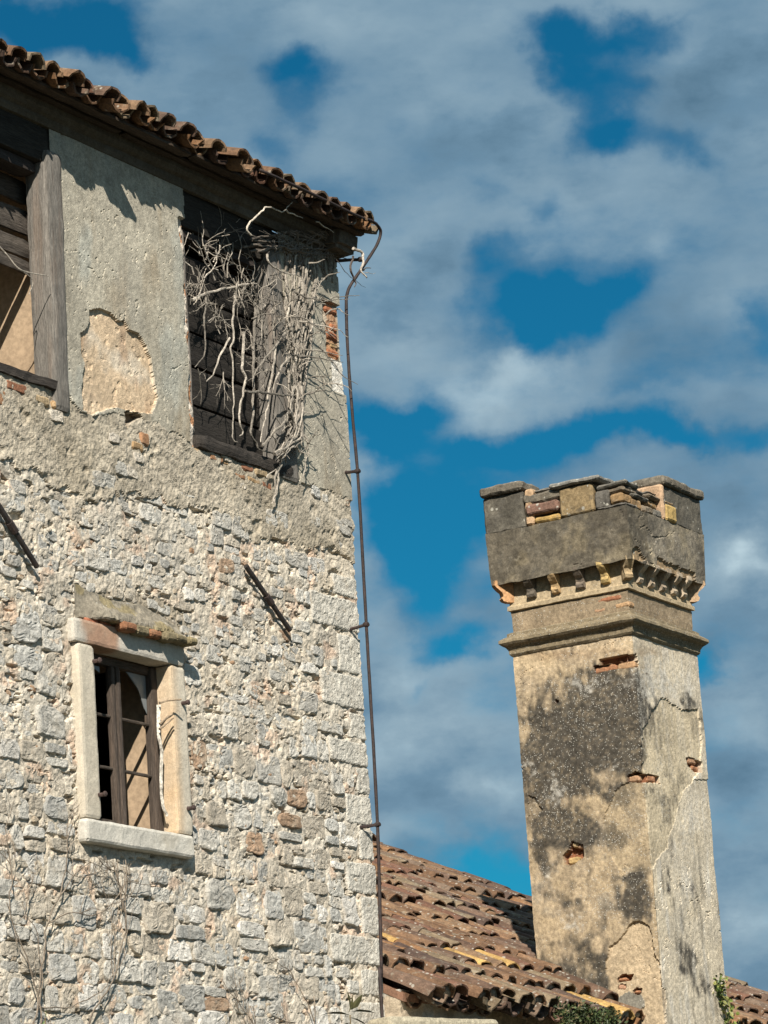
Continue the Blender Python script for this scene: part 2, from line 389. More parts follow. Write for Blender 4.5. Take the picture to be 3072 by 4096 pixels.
# ================================================================== STONE HOUSE
HB = (-4.5, 0, 0)
house = thing('stone_house', HB, 'derelict stone house with crumbling plaster, open loggia under the tiled eave', 'house')
S_PATCH = [(a / 1.037, b / 1.037 + 1000) for a, b in ((365, 255), (400, 243), (450, 262), (488, 298), (503, 285), (530, 330), (570, 345), (600, 400), (615, 450), (635, 560), (648, 610), (640, 650), (625, 682), (560, 672), (480, 655), (420, 668), (380, 682), (335, 662), (330, 560), (335, 505), (347, 470), (327, 430), (328, 350), (360, 325), (368, 290))]
S_PLASTER = [(-900, 300), (1500, 300), (1500, 1985), (1395, 2010), (1260, 1935), (1160, 1930), (1085, 1880), (980, 1850), (770, 1795), (760, 1775), (700, 1740), (625, 1690), (560, 1670), (400, 1655), (300, 1640), (235, 1560), (60, 1500), (-900, 1200)]
S_RENDER = [(-900, 300), (1600, 300), (1600, 2260), (1400, 2255), (1330, 2200), (1230, 2180), (1150, 2170), (1040, 2150), (960, 2120), (880, 2090), (800, 2030), (700, 2040), (640, 1990), (560, 1990), (480, 1960), (420, 2010), (330, 2000), (240, 1940), (190, 1910), (100, 1890), (0, 1830), (-900, 1600)]
HOODR = [(300, 2440), (330, 2380), (480, 2360), (640, 2390), (740, 2450), (800, 2540), (760, 2560), (420, 2490)]
HOLE = [(488, 1650), (500, 1640), (515, 1650), (545, 1652), (560, 1670), (540, 1680), (520, 1690), (512, 1710), (500, 1700), (498, 1670)]
QUOINS = [(-.266, 6.53, 6.17), (-.552, 6.372, 6.16), (-.269, 6.14, 5.89), (-.484, 5.877, 5.66), (-.187, 5.64, 5.47), (-.435, 5.455, 5.30), (-.141, 5.30, 5.125), (-.295, 5.11, 4.92), (-.164, 4.90, 4.70), (-.331, 4.688, 4.49), (-.186, 4.48, 4.235), (-.567, 4.223, 4.045), (-.244, 4.024, 3.85), (-.492, 3.82, 3.62), (-.25, 3.6, 3.4), (-.5, 3.38, 3.1)]
QUOINS[0] = (-.266, 6.53, 6.385)
S_ = np.unique(np.round(np.concatenate([np.arange(0, 4.6, .15), np.arange(4.6, 9.0, .008), [9.0], np.arange(9.01, 9.3, .015), np.arange(9.3, 16.01, .3), [16.0]]), 4))
V_ = np.concatenate([np.arange(0, 3.3, .15), np.arange(3.3, 8.86, .008)])
_cache = {}
def f_disp(P, fx, fy, SS):
    u, v = P[..., 0], P[..., 2]
    wob = np.stack([fbm(P, 5, 3, 1), fbm(P, 5, 3, 2)], -1) * 26 + np.stack([fbm(P, 28, 2, 3), fbm(P, 28, 2, 4)], -1) * 12
    qx, qy = fx + wob[..., 0], fy + wob[..., 1]
    fac = (SS <= 9.0)
    plaster = inpoly(qx, qy, S_PLASTER) | ((P[..., 2] > 7.0) & ~fac)
    wob2 = wob * .28
    patch = inpoly(fx + wob2[..., 0], fy + wob2[..., 1], S_PATCH)
    hole = inpoly(fx + wob2[..., 0], fy + wob2[..., 1], HOLE)
    render = (inpoly(fx + wob[..., 0] * 1.7, fy + wob[..., 1] * 1.7, S_RENDER) | ((P[..., 2] > 6.4) & ~fac)) & ~plaster
    hood = inpoly(fx + wob2[..., 0], fy + wob2[..., 1], HOODR)
    # plaster peeled back beside the openings
    jb = (u > -1.80 + fbm(P, 9, 2, 5) * .035) & (u < -1.6) & (v > 6.9) & (v < 8.5) & plaster
    corner_brick = (u > -.20 + fbm(P, 9, 2, 6) * .03) & (v > 7.98) & (v < 8.36) & fac
    cw = (u > -.12 + fbm(P, 9, 2, 8) * .06) & (v > 7.75) & (v <= 7.98) & fac
    _cache.update(pl=plaster, pa=patch, re=render, ho=hole, jb=jb, cb=corner_brick, cw=cw, hood=hood)
    rough = fbm(P, 14, 3, 21) * .016 + fbm(P, 48, 3, 22) * .009
    # float marks dragged across the coarse coat
    a = math.radians(-24); q = np.stack([(u * math.cos(a) + v * math.sin(a)) * 5, P[..., 1], (-u * math.sin(a) + v * math.cos(a)) * 34], -1)
    drag = fbm(q, 1.0, 3, 31)
    gap = sstep(fbm(P, 13, 3, 33), .28, .46)
    gap2 = sstep(fbm(P * np.array([.5, 1, 1.6]), 17, 3, 37), .30, .48)
    w = -.003 + rough * .75 - gap * .02 - gap2 * .03
    w = np.where(render, .009 + fbm(P, 6, 2, 23) * .007 + np.minimum(drag, .15) * .008 + fbm(P, 22, 3, 24) * .007 + fbm(P, 70, 2, 34) * .004 - sstep(fbm(P, 9, 3, 35), .3, .5) * .012, w)
    w = np.where(plaster, .016 + fbm(P, 2.5, 2, 25) * .004 + fbm(P, 50, 2, 26) * .0012, w)
    ck = (np.abs(fbm(P, 2.2, 4, 36)) < .005) & (fbm(P, 1.1, 2, 37) > .08); w = np.where(plaster & ck, w - .005, w)
    w = np.where(patch, -.002 + fbm(P, 4, 3, 27) * .004 + fbm(P, 26, 3, 28) * .0035 - sstep(fbm(P, 18, 3, 38), .32, .5) * .006 + sstep(-v, -7.2, -7.02) * fbm(P, 24, 3, 29) * .012, w)
    w = np.where(jb | corner_brick, -.012 + rough * .8, w)
    w = np.where(cw, .006 + rough * .3, w)
    w = np.where(hood, -.01 + rough, w)
    w = np.where(hole, -.12, w)
    w = np.where(fac, w, np.where(plaster | render, w, -.005 + rough * .6))
    pit = vn(P * np.array([70, 70, 55]), 41)
    w = np.where((plaster & ~patch) & (pit > .86), w - .006, w)
    return w
def f_col(P, fx, fy, SS, w):
    c = np.empty(P.shape); n1 = fbm(P, 3, 3, 51)[..., None]; n2 = fbm(P, 11, 3, 52)[..., None]
    c[:] = np.array([.53, .47, .38]) * (1 + .16 * n2) + np.array([.02, -.005, -.03]) * n1
    pk = sstep(fbm(P, 8, 3, 53), .15, .5)[..., None]; c = c * (1 - .5 * pk) + np.array([.56, .36, .24]) * .5 * pk
    def s(m_, v): c[m_] = (np.asarray(v) * (1 + .14 * n2 + .10 * n1))[m_]
    s(_cache['re'], np.array([.44, .385, .30]) + sstep(n1, -.1, .35) * np.array([-.11, -.10, -.085]))
    stain = sstep(fbm(P * np.array([1, 1, .5]), 5, 3, 54), .1, .5)[..., None]
    s(_cache['pl'], np.array([.385, .355, .29]) * (1 - stain * .4) + np.array([.33, .335, .315]) * stain * .4)
    brn = sstep(fbm(P * np.array([1, 1, .22]), 7, 4, 58), .05, .45)[..., None]
    s(_cache['pl'], np.array([.40, .365, .29]) + stain * np.array([-.03, -.005, .015]) + brn * np.array([-.07, -.085, -.085]))
    s(_cache['hood'], (.31, .265, .20))
    s(_cache['pa'], np.array([.54, .41, .275]) + sstep(fbm(P, 5, 4, 56), -.05, .4)[..., None] * np.array([.03, .075, .10]) - sstep(fbm(P * np.array([1, 1, .5]), 9, 4, 57), .1, .5)[..., None] * np.array([.06, .075, .06]))
    s(_cache['jb'], np.where(n2 > .15, np.array([.40, .20, .10]), np.array([.55, .49, .41])))
    s(_cache['cb'], np.where(n2 > 0, np.array([.38, .20, .10]), np.array([.47, .39, .29]))); s(_cache['cw'], (.66, .62, .55)); s(_cache['ho'], (.12, .07, .04))
    return c
def f_hole(c):
    u, y, v = c[..., 0], c[..., 1], c[..., 2]; f = np.abs(y) < .16
    j = fbm(c, 14, 2, 61) * .012
    return f & (((u > -2.95) & (u < -2.18) & (v > 4.64) & (v < 5.66)) | ((u < -3.10) & (u > -7.5) & (v > 7.10) & (v < 8.70)) | ((u > -1.745 + j) & (u < -.70) & (v > 7.08 + j) & (v < 8.70)))
Vv, Qq, Cc = wrapped([(-9, 0), (0, 0), (0, 7)], S_, V_, f_disp, f_col, f_hole)
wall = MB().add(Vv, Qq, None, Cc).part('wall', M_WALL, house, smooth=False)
# plain rest of the shell
mb = MB()
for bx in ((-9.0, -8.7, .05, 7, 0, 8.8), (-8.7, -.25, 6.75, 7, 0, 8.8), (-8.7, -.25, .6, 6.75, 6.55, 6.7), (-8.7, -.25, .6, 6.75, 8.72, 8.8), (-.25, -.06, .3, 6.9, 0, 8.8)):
    P, Q = rough_box(*bx, cell=.6, amp=.01, freq=2); mb.add(P, Q, None, (.10, .085, .065))  # dark colour stands in for the unlit interior
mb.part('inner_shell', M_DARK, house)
P, Q = rough_box(-8.9, -.0, 0, 1, 8.8, 10.0, cell=.5, amp=0)
mb = MB(); mb.add([(-.02, .05, 8.80), (-.02, 6.95, 8.80), (-.02, 3.5, 9.98), (-8.98, .05, 8.80), (-8.98, 6.95, 8.80), (-8.98, 3.5, 9.98)], None, [(0, 1, 2), (3, 5, 4)], (.4, .35, .28)); mb.part('gable', M_WALL, house)
# reveals: thick walls round the openings
def reveal(x0, x1, y0, y1, z0, z1, col, name='reveal', mat=M_DARK):
    P, Q = rough_box(x0, x1, y0, y1, z0, z1, cell=.05, amp=.004, freq=10, chamfer=0, cap=20); MB().add(P, Q, None, col).part(name, mat, house)
BEIGE = (.36, .265, .175)
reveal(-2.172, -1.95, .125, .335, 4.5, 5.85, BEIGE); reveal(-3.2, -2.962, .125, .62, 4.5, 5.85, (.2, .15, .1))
reveal(-2.96, -2.175, .125, .62, 5.68, 5.9, (.2, .15, .1)); reveal(-2.96, -2.175, .125, .62, 4.4, 4.64, (.2, .15, .1))  # left, top and bottom reveals coloured darker to read as shade
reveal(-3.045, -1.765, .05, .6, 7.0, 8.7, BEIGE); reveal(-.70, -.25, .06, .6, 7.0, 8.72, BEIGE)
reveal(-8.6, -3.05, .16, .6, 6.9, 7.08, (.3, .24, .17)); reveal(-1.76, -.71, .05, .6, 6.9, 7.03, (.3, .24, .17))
# added inner partition, its dark colour makes the rooms read as deep shade
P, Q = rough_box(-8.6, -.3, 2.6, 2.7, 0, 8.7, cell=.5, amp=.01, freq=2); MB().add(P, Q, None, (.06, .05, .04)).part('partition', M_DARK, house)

# ---- field stones
def stone_geo(a, b, h, seed, rings=(1.0, 1.0, .96, .88, .76, .60, .42, .22), n=28, power=5.0, rough=1.0):
    r = np.random.RandomState(seed); pts = []
    j = .11 if n > 12 else .3
    for (cx, cy) in ((-1, -1), (1, -1), (1, 1), (-1, 1)):
        p = np.array([cx * a, cy * b]) + r.uniform(-1, .35, 2) * np.array([cx * a, cy * b]) * j
        if r.rand() < .45:
            q = r.uniform(.08, .34); d1, d2 = (np.array([0, -cy * b * 2 * q]), np.array([-cx * a * 2 * q * min(1, b / a + .2), 0]))
            pts += [p + d1, p + d2] if cx * cy > 0 else [p + d2, p + d1]
        else: pts.append(p)
    pts = np.array(pts); cl_ = np.vstack([pts, pts[:1]]); sg = np.linalg.norm(np.diff(cl_, axis=0), axis=1); cu = np.concatenate([[0], np.cumsum(sg)])
    t = np.linspace(0, cu[-1], n, endpoint=False); x = np.interp(t, cu, cl_[:, 0]); y = np.interp(t, cu, cl_[:, 1])
    for _ in range(1): x, y = .5 * x + .25 * (np.roll(x, 1) + np.roll(x, -1)), .5 * y + .25 * (np.roll(y, 1) + np.roll(y, -1))
    k = 1 + fbm(np.stack([x * 18 + seed, y * 18, x * 0], -1), 1.0, 2, seed % 97) * .13
    x, y = x * k, y * k; m0 = len(rings)
    V = []; tx, ty = r.uniform(-.07, .07), r.uniform(-.11, .06)
    zz = [-.06, h * .35, h * .85, h, h, h, h, h][:m0]
    for f, z in zip(rings, zz): V.append(np.stack([x * f, y * f, np.full(n, z)], 1))
    V.append(np.array([[0, 0, h]])); V = np.vstack(V)
    sz_ = min(1.0, .35 + b / .11); tx *= sz_; ty *= sz_; rough = rough * sz_ * .85
    q = V.copy(); q[:, 2] *= .3; q = q + seed * 1.37
    m_ = np.arange(len(V)) >= n
    e1 = fbm(q, 13, 2, seed % 31); e2 = fbm(q, 30, 2, seed % 37 + 5)
    dz = (np.maximum(e1, -.2) * .016 - np.abs(e2) * .010 + vn(q * 70, 9) * .005 + vn(q * 120, 10) * .003) * rough
    inner = np.concatenate([np.full(n, f) for f in rings] + [[0]]); 
    V[:, 2] += np.where(m_, dz * np.where(inner > .99, .5, 1) + V[:, 0] * tx + V[:, 1] * ty, 0)
    V[:, 0] += np.where(m_, vn(q * 45 + 5, 3) * .004, 0); V[:, 1] += np.where(m_, vn(q * 45 + 9, 4) * .004, 0)
    Q = grid_faces(len(rings), n, True)
    T = [((len(rings) - 1) * n + k_, (len(rings) - 1) * n + (k_ + 1) % n, len(rings) * n) for k_ in range(n)]
    return V, Q, T
def to_wall(V, u, v, w): return np.stack([u + V[:, 0], -(w + V[:, 2]), v + V[:, 1]], 1)
def stone_col(r):
    k = r.rand()
    if k < .50: c = np.array([.60, .57, .505])
    elif k < .72: c = np.array([.53, .515, .47])
    elif k < .90: c = np.array([.535, .475, .385])
    elif k < .975: c = np.array([.70, .665, .60])
    else: c = np.array([.44, .30, .20])
    return c * r.uniform(.76, 1.05)
def blocked(u0, u1, v0, v1):
    if u1 > -3.13 and u0 < -2.02 and v1 > 4.50 and v0 < 5.80: return True
    for (ql, qt, qb) in QUOINS:
        if u1 > ql - .005 and v1 > qb + .005 and v0 < qt - .005: return True
    return False
stones = []; sr = np.random.RandomState(42); v = 3.25
while v < 7.1:
    big = np.clip((5.75 - v) / .9, 0, 1)
    h = (.088 + .082 * big) * sr.uniform(.62 + .14 * big, 1.4 - .12 * big); u = -4.45 + sr.rand() * .1
    while u < .0:
        wd = h * sr.uniform(.7, 1.75) * (1.0 if big > .4 else 1.35); wd = min(wd, .36)
        g = sr.uniform(.004, .016)
        if u + wd > 0: wd = -u
        if wd < .04: break
        cells = [(u, u + wd - g, v, v + h - g)]
        if big < .6 and sr.rand() < .10: wd *= 1.3; cells = [(u, u + wd - g, v, v + h * 1.3)]
        elif h > .11 and sr.rand() < .2:
            m_ = v + h * sr.uniform(.4, .6); cells = [(u, u + wd - g, v, m_ - g), (u, u + wd - g, m_, v + h - g)]
        for (a0, a1, b0, b1) in cells:
            cu, cv = (a0 + a1) / 2, (b0 + b1) / 2
            wob = float(fbm(np.array([cu, 0, cv]), .9, 2, 71)) * .07 + float(fbm(np.array([cu, 0, cv]), 3, 1, 73)) * .03 + sr.normal() * .006
            if blocked(a0, a1, b0 + wob, b1 + wob):
                # try a trimmed stone against the quoin or the frame
                for t in (.75, .5, .3):
                    if a1 - a0 > .09 and not blocked(a0, a0 + (a1 - a0) * t, b0 + wob, b1 + wob): a1 = a0 + (a1 - a0) * t; break
                    if a1 - a0 > .09 and not blocked(a1 - (a1 - a0) * t, a1, b0 + wob, b1 + wob): a0 = a1 - (a1 - a0) * t; break
                else: continue
                cu = (a0 + a1) / 2
            px_, py_ = proj(np.array([cu, 0, cv + wob])); px_ += sr.normal() * 25; py_ += sr.normal() * 45
            inr = bool(inpoly(np.array([px_]), np.array([py_ + 20]), S_RENDER)[0])
            if inr and (sr.rand() > .16 or py_ < 1920): continue
            hh = sr.uniform(-.012, .016) - .006 * (1 - big)
            if big < .6 and sr.rand() < .10: continue
            if inr: hh = sr.uniform(.012, .02)
            stones.append((cu, cv + wob, (a1 - a0) / 2, (b1 - b0) / 2, hh, sr.randint(1, 99999), stone_col(sr)))
        u += wd
    v += h
def in_view(s, mg=60):
    x, y = proj(np.array([s[0], 0, s[1]])); return -mg < x < W0 + mg and -mg < y < H0 + mg
vis = [s for s in stones if in_view(s)]
vis.sort(key=lambda s: -s[2] * s[3]); keep = set(id(s) for s in vis[:288])
rub = MB()
for s in stones:
    V, Q, T = stone_geo(s[2], s[3], s[4] * .8 + .013, s[5]); V = to_wall(V, s[0], s[1], -.012)
    if id(s) in keep: MB().add(V, Q, T, s[6]).part('stone', M_STONE, house, wall)
    else: rub.add(V, Q, T, s[6])
for k in range(1500):                                   # chips pressed into the joints
    cu, cv = sr.uniform(-4.2, -.03), sr.uniform(3.35, 6.9)
    px_, py_ = proj(np.array([cu, 0, cv]))
    if inpoly(np.array([px_]), np.array([py_ + 10]), S_RENDER)[0] or blocked(cu - .02, cu + .02, cv - .02, cv + .02): continue
    a = sr.uniform(.012, .038); V, Q, T = stone_geo(a, a * sr.uniform(.35, .8), .012, sr.randint(1, 99999), rings=(1, 1, .8, .45), n=9)
    rub.add(to_wall(V, cu, cv, -.012 + sr.uniform(-.006, .008)), Q, T, stone_col(sr) * np.array([1.05, .98, .9]))
rub.part('rubble', M_STONE, house, wall, kind='stuff')
# ---- corner stones with a pecked face
for i, (ql, qt, qb) in enumerate(QUOINS):
    P, Q = rough_box(ql + .004, .010, -.006, .30 if i % 2 else .5, qb + .003, qt - .003, cell=.012, amp=.008, freq=46, seed=i, chamfer=.008, cap=46, amp2=.008)
    MB().add(P, Q, None, np.array([.60, .565, .49]) * sr.uniform(.92, 1.05)).part('quoin', M_STONE, house, wall)

# ---- the little window
win = MB()
P, Q = rough_box(-3.118, -2.047, -.045, .10, 5.652, 5.79, cell=.02, amp=.004, freq=12, seed=3, chamfer=.008, cap=50); win.add(P, Q, None, np.array([.53, .49, .42]) + (sstep(fbm(P * np.array([1, 1, .5]), 5, 3, 4) + .9 * np.exp(-((P[:, 0] + 2.86) / .16) ** 2), .35, .8))[:, None] * np.array([-.13, -.24, -.25]))
window = win.part('window', M_DRESSED, house)
window['label'] = 'small stone framed window with broken panes'
def wpart(name, bx, col, mat=M_DRESSED, cell=.02, amp=.003, stain=None, **k):
    P, Q = rough_box(*bx, cell=cell, amp=amp, freq=14, seed=len(bpy.data.objects) % 50, cap=50, **k); C = np.tile(np.array(col, float), (len(P), 1))
    if stain is not None: C = stain(P, C)
    return MB().add(P, Q, None, C).part(name, mat, house, window)
wpart('jamb', (-3.088, -2.94, -.045, .10, 4.662, 5.648), (.56, .50, .40), chamfer=.008)
wpart('jamb', (-2.192, -2.047, -.045, .10, 4.662, 5.648), (.57, .51, .41), chamfer=.008, stain=lambda P, C: C + (sstep(-P[:, 0], 2.10, 2.185) * (.7 + .5 * fbm(P, 9, 3, 3)))[:, None] * np.array([-.02, -.11, -.16]))
wpart('sill', (-3.10, -2.052, -.056, .12, 4.527, 4.66), (.545, .515, .45), chamfer=.012, amp=.005)
WC = (.075, .058, .046)
for bx in ((-2.975, -2.87, .075, .125, 4.662, 5.645), (-2.245, -2.168, .06, .125, 4.662, 5.645), (-2.625, -2.588, .07, .115, 4.665, 5.60), (-2.584, -2.545, .062, .11, 4.665, 5.60)): wpart('stile', bx, WC, M_WOOD, amp=.0025, chamfer=.006)
for bx in ((-2.87, -2.247, .075, .125, 5.595, 5.645), (-2.87, -2.627, .08, .12, 4.664, 4.71), (-2.543, -2.247, .08, .12, 4.664, 4.695)): wpart('rail', bx, WC, M_PLANK, amp=.0025, chamfer=.005)
for x0, x1 in ((-2.87, -2.627), (-2.543, -2.247)):
    for z in (5.305, 5.005): wpart('glazing_bar', (x0, x1, .084, .108, z - .010, z + .009), (.075, .06, .048), M_PLANK, amp=.002, chamfer=.004, cell=.012)
def shard(pts, name='glass'):
    mb = MB(); n = len(pts); A = [(x, .098, z) for x, z in pts]; B = [(x, .102, z) for x, z in pts]
    ca = np.mean(A, 0); cb = np.mean(B, 0)
    mb.add(A + B + [ca, cb], [[i, (i + 1) % n, n + (i + 1) % n, n + i] for i in range(n)], [[(i + 1) % n, i, 2 * n] for i in range(n)] + [[n + i, n + (i + 1) % n, 2 * n + 1] for i in range(n)], (.3, .3, .3))
    mb.part(name, M_GLASS, house, window, label='broken curved shard of dusty glass')
shard([(-2.44, 5.593), (-2.25, 5.593), (-2.25, 5.37), (-2.275, 5.40), (-2.30, 5.455), (-2.325, 5.50), (-2.36, 5.54), (-2.40, 5.57)])
shard([(-2.80, 5.585), (-2.70, 5.585), (-2.70, 5.55), (-2.74, 5.565)])
for (x, z) in ((-2.955, 5.555), (-2.96, 4.80), (-2.10, 5.43), (-2.10, 4.815)):
    mb = MB(); tube(mb, [(x, -.03, z), (x, -.06, z - .001), (x + .004, -.088, z - .002)], .013, .011, 6, (.06, .04, .035), .003); mb.add(*rough_box(x - .014, x + .018, -.098, -.078, z - .016, z + .016, cell=.01, amp=.003), None, (.06, .04, .035))
    mb.part('pintle', M_IRON, house, window)
# brick hood over it
hood = MB(); px0 = -2.98
us = np.linspace(-3.05, -2.04, 110); zs = [(0, 5.802)] + [(.85, 5.806), (1.0, 5.816), (1.0, 5.832), (.93, 5.85), (.82, 5.868), (.66, 5.882), (.5, 5.895), (.36, 5.91), (.22, 5.925), (.1, 5.94), (.0, 5.96), (-.3, 5.99)]
rows = []; env = sstep(us, -3.05, -2.76) * (1 - .55 * sstep(us, -2.25, -2.04))
for (f, zz) in zs:
    q = np.stack([us, us * 0 + zz, us * 0], -1)
    rows.append(np.stack([us, -(f * .092 * env + (fbm(q, 8, 3, 5) * .022 + fbm(q, 34, 3, 6) * .010 + fbm(q, 70, 2, 7) * .005) * (f > .01) * (.15 + .85 * env)) - .004, zz + fbm(q + 4, 7, 3, 8) * .016 + fbm(q + 4, 30, 2, 9) * .006 - (zz - 5.8) * .35 * sstep(us, -2.4, -2.04)], 1))
V = np.vstack(rows); nn_ = fbm(V, 9, 3, 15)[:, None]; n3 = fbm(V, 22, 3, 16)[:, None]
hood.add(V, grid_faces(len(rows), 110), None, np.where(nn_ > .12, np.array([.23, .19, .11]), np.array([.25, .22, .17])) * (1 + .3 * n3))
hoodo = hood.part('hood', M_CHIM, house)
hoodo['label'] = 'weathered brick ledge over the window'
x = -2.99
for i in range(9):
    l = sr.uniform(.085, .15); f = sr.uniform(.10, .135) if i > 1 else sr.uniform(.03, .06)
    c = np.array([(.25, .18, .085), (.20, .165, .10), (.27, .13, .07), (.22, .18, .10)][sr.randint(4)]) if i > 1 else np.array([.36, .14, .08])
    P, Q = rough_box(x, x + l - .006, -f, .0, 5.762 + sr.uniform(-.004, .012), 5.815, cell=.014, amp=.007, freq=24, seed=i + 60, chamfer=.012); MB().add(P, Q, None, c).part('brick', M_BRICK, house, hoodo)
    x += l
    if x > -2.07: break

# ---- timber loggia
def lean(px0, z0, z1, dx):
    return lambda P: P + np.stack([(P[:, 2] - z0) / (z1 - z0) * dx, P[:, 2] * 0, P[:, 2] * 0], 1)
def timber(name, bx, col, mat, warp=None, parent=None, cell=.03, amp=.006, freq=9, cap=40, seed=None, label=None):
    P, Q = rough_box(*bx, cell=cell, amp=amp, freq=freq, seed=seed if seed is not None else len(bpy.data.objects) % 61, chamfer=.012, cap=cap, warp=warp); return MB().add(P, Q, None, col).part(name, mat, house, parent, label=label)
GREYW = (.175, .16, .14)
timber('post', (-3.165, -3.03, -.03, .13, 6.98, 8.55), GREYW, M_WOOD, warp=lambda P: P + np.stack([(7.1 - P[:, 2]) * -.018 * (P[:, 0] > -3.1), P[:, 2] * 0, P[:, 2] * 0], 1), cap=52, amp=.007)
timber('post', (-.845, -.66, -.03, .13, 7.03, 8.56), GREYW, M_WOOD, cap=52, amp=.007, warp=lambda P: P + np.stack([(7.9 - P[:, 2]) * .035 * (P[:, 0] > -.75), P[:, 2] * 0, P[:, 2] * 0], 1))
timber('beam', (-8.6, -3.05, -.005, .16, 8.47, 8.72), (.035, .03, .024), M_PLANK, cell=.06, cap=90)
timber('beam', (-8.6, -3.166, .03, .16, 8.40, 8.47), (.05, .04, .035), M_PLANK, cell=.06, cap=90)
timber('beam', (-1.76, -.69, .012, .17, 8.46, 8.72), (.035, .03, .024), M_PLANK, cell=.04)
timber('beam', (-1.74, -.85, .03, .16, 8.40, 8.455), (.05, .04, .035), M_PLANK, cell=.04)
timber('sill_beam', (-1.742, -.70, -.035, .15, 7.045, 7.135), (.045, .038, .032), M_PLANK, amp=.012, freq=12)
timber('sill_beam', (-8.6, -3.09, -.03, .15, 7.09, 7.155), (.045, .038, .032), M_PLANK, cell=.05, cap=100, amp=.012, freq=12)
z = 7.14
for i, h in enumerate((.235, .25, .22, .24, .26)):
    timber('plank', (-1.72, -.80, .10 + .006 * (i % 2), .125 + .006 * (i % 2), z, z + h - .008), np.array([.030, .026, .022]) * (1 - .08 * i), M_PLANK, amp=.004, freq=7); z += h
z = 7.84
for i, h in enumerate((.10, .13, .17)):
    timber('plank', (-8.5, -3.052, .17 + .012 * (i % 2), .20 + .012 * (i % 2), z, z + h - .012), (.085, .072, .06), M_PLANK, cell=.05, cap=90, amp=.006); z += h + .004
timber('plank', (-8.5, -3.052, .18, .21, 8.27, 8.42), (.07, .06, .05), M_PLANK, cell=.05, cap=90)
timber('lath', (-1.748, -1.70, .02, .10, 7.13, 8.46), (.2, .175, .15), M_WOOD, amp=.004)
# bricks laid bare under the sills and at the corner
def brick(x0, x1, y0, y1, z0, z1, c, seed, parent=wall):
    P, Q = rough_box(x0, x1, y0, y1, z0, z1, cell=.014, amp=.006, freq=22, seed=seed, chamfer=.012); MB().add(P, Q, None, c).part('brick', M_BRICK, house, parent)
BC = [(.34, .185, .10), (.37, .245, .13), (.30, .14, .08), (.40, .30, .18)]
k = 0
for z0, xs in ((6.99, (-1.62, -1.46, -1.29, -1.13, -.98)), (6.925, (-1.37, -1.22, -1.06, -.93))):
    for a_, b_ in zip(xs[:-1], xs[1:]):
        brick(a_ + .004, b_ - .006, -.014 + sr.uniform(-.012, .012), .06, z0 + sr.uniform(0, .008), z0 + .054, np.array(BC[k % 4]) * sr.uniform(.85, 1.1), 100 + k); k += 1
for a_, b_, z0, z1 in ((-1.74, -1.63, 7.02, 7.07), (-4.0, -3.86, 7.0, 7.07), (-3.85, -3.62, 7.02, 7.08), (-3.60, -3.40, 7.01, 7.075), (-3.39, -3.20, 6.985, 7.045), (-3.72, -3.60, 6.90, 7.0), (-3.18, -3.08, 6.99, 7.04), (-2.535, -2.475, 6.965, 7.045), (-2.47, -2.345, 6.965, 7.04), (-2.34, -2.24, 6.945, 7.03), (-2.43, -2.30, 6.90, 6.955)):
    brick(a_, b_ - .006, -.010 + sr.uniform(-.012, .014), .08, z0, z1, np.array(BC[k % 4]) * sr.uniform(.85, 1.1), 100 + k); k += 1
z0 = 7.99
for i in range(6):
    if i == 4: z0 += .06; continue
    brick(-.19 + sr.uniform(0, .11), .010 - sr.uniform(0, .02), sr.uniform(-.012, .016), .2, z0, z0 + sr.uniform(.045, .058), np.array([(.36, .15, .075), (.36, .24, .12), (.31, .125, .065)][i % 3]), 150 + i); z0 += .06
for i, (u, v, a) in enumerate(((-1.41, 7.045, .04), (-1.02, 7.035, .06), (-1.27, 6.90, .035), (-3.15, 6.95, .06), (-2.6, 6.93, .05), (-2.36, 6.86, .05), (-2.44, 6.76, .06))):
    V, Q, T = stone_geo(a, a * .6, .02, 900 + i); MB().add(to_wall(V, u, v, -.002), Q, T, (.6, .54, .45)).part('stone', M_STONE, house, wall)
# ---- cornice, soffit boards and the verge end
mb = MB(); xs = np.linspace(-9, .03, 300)
prof = [(-.0, 8.685), (-.022, 8.69), (-.03, 8.715), (-.03, 8.74), (-.052, 8.755), (-.066, 8.78), (-.07, 8.83), (0.05, 8.84)]
rows = []
for (yy, zz) in prof:
    q = np.stack([xs, xs * 0 + yy * 9, xs * 0 + zz * 9], -1); rows.append(np.stack([xs, yy + fbm(q, 4, 3, 9) * .006, zz + fbm(q, 3, 3, 12) * .008], 1))
mb.add(np.vstack(rows), grid_faces(len(rows), 300), None, (.105, .085, .06)); mb.part('cornice', M_WALL, house)  # eave shade is put into the dark brown
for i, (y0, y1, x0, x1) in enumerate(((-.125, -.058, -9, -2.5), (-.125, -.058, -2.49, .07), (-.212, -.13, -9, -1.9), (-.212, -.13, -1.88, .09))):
    timber('soffit_board', (x0, x1, y0, y1, 8.80 + .004 * i, 8.83 + .004 * i), np.array([.06, .044, .032]) * sr.uniform(.8, 1.2), M_PLANK, cell=.05, cap=130, amp=.006)  # brown boards, darkened further to carry the shade under the eave
P, Q = rough_box(-.18, .10, -.15, .5, 8.70, 8.845, cell=.03, amp=.014, freq=9, seed=4, chamfer=.05); MB().add(P, Q, None, (.10, .085, .065)).part('verge_end', M_CROWN, house)

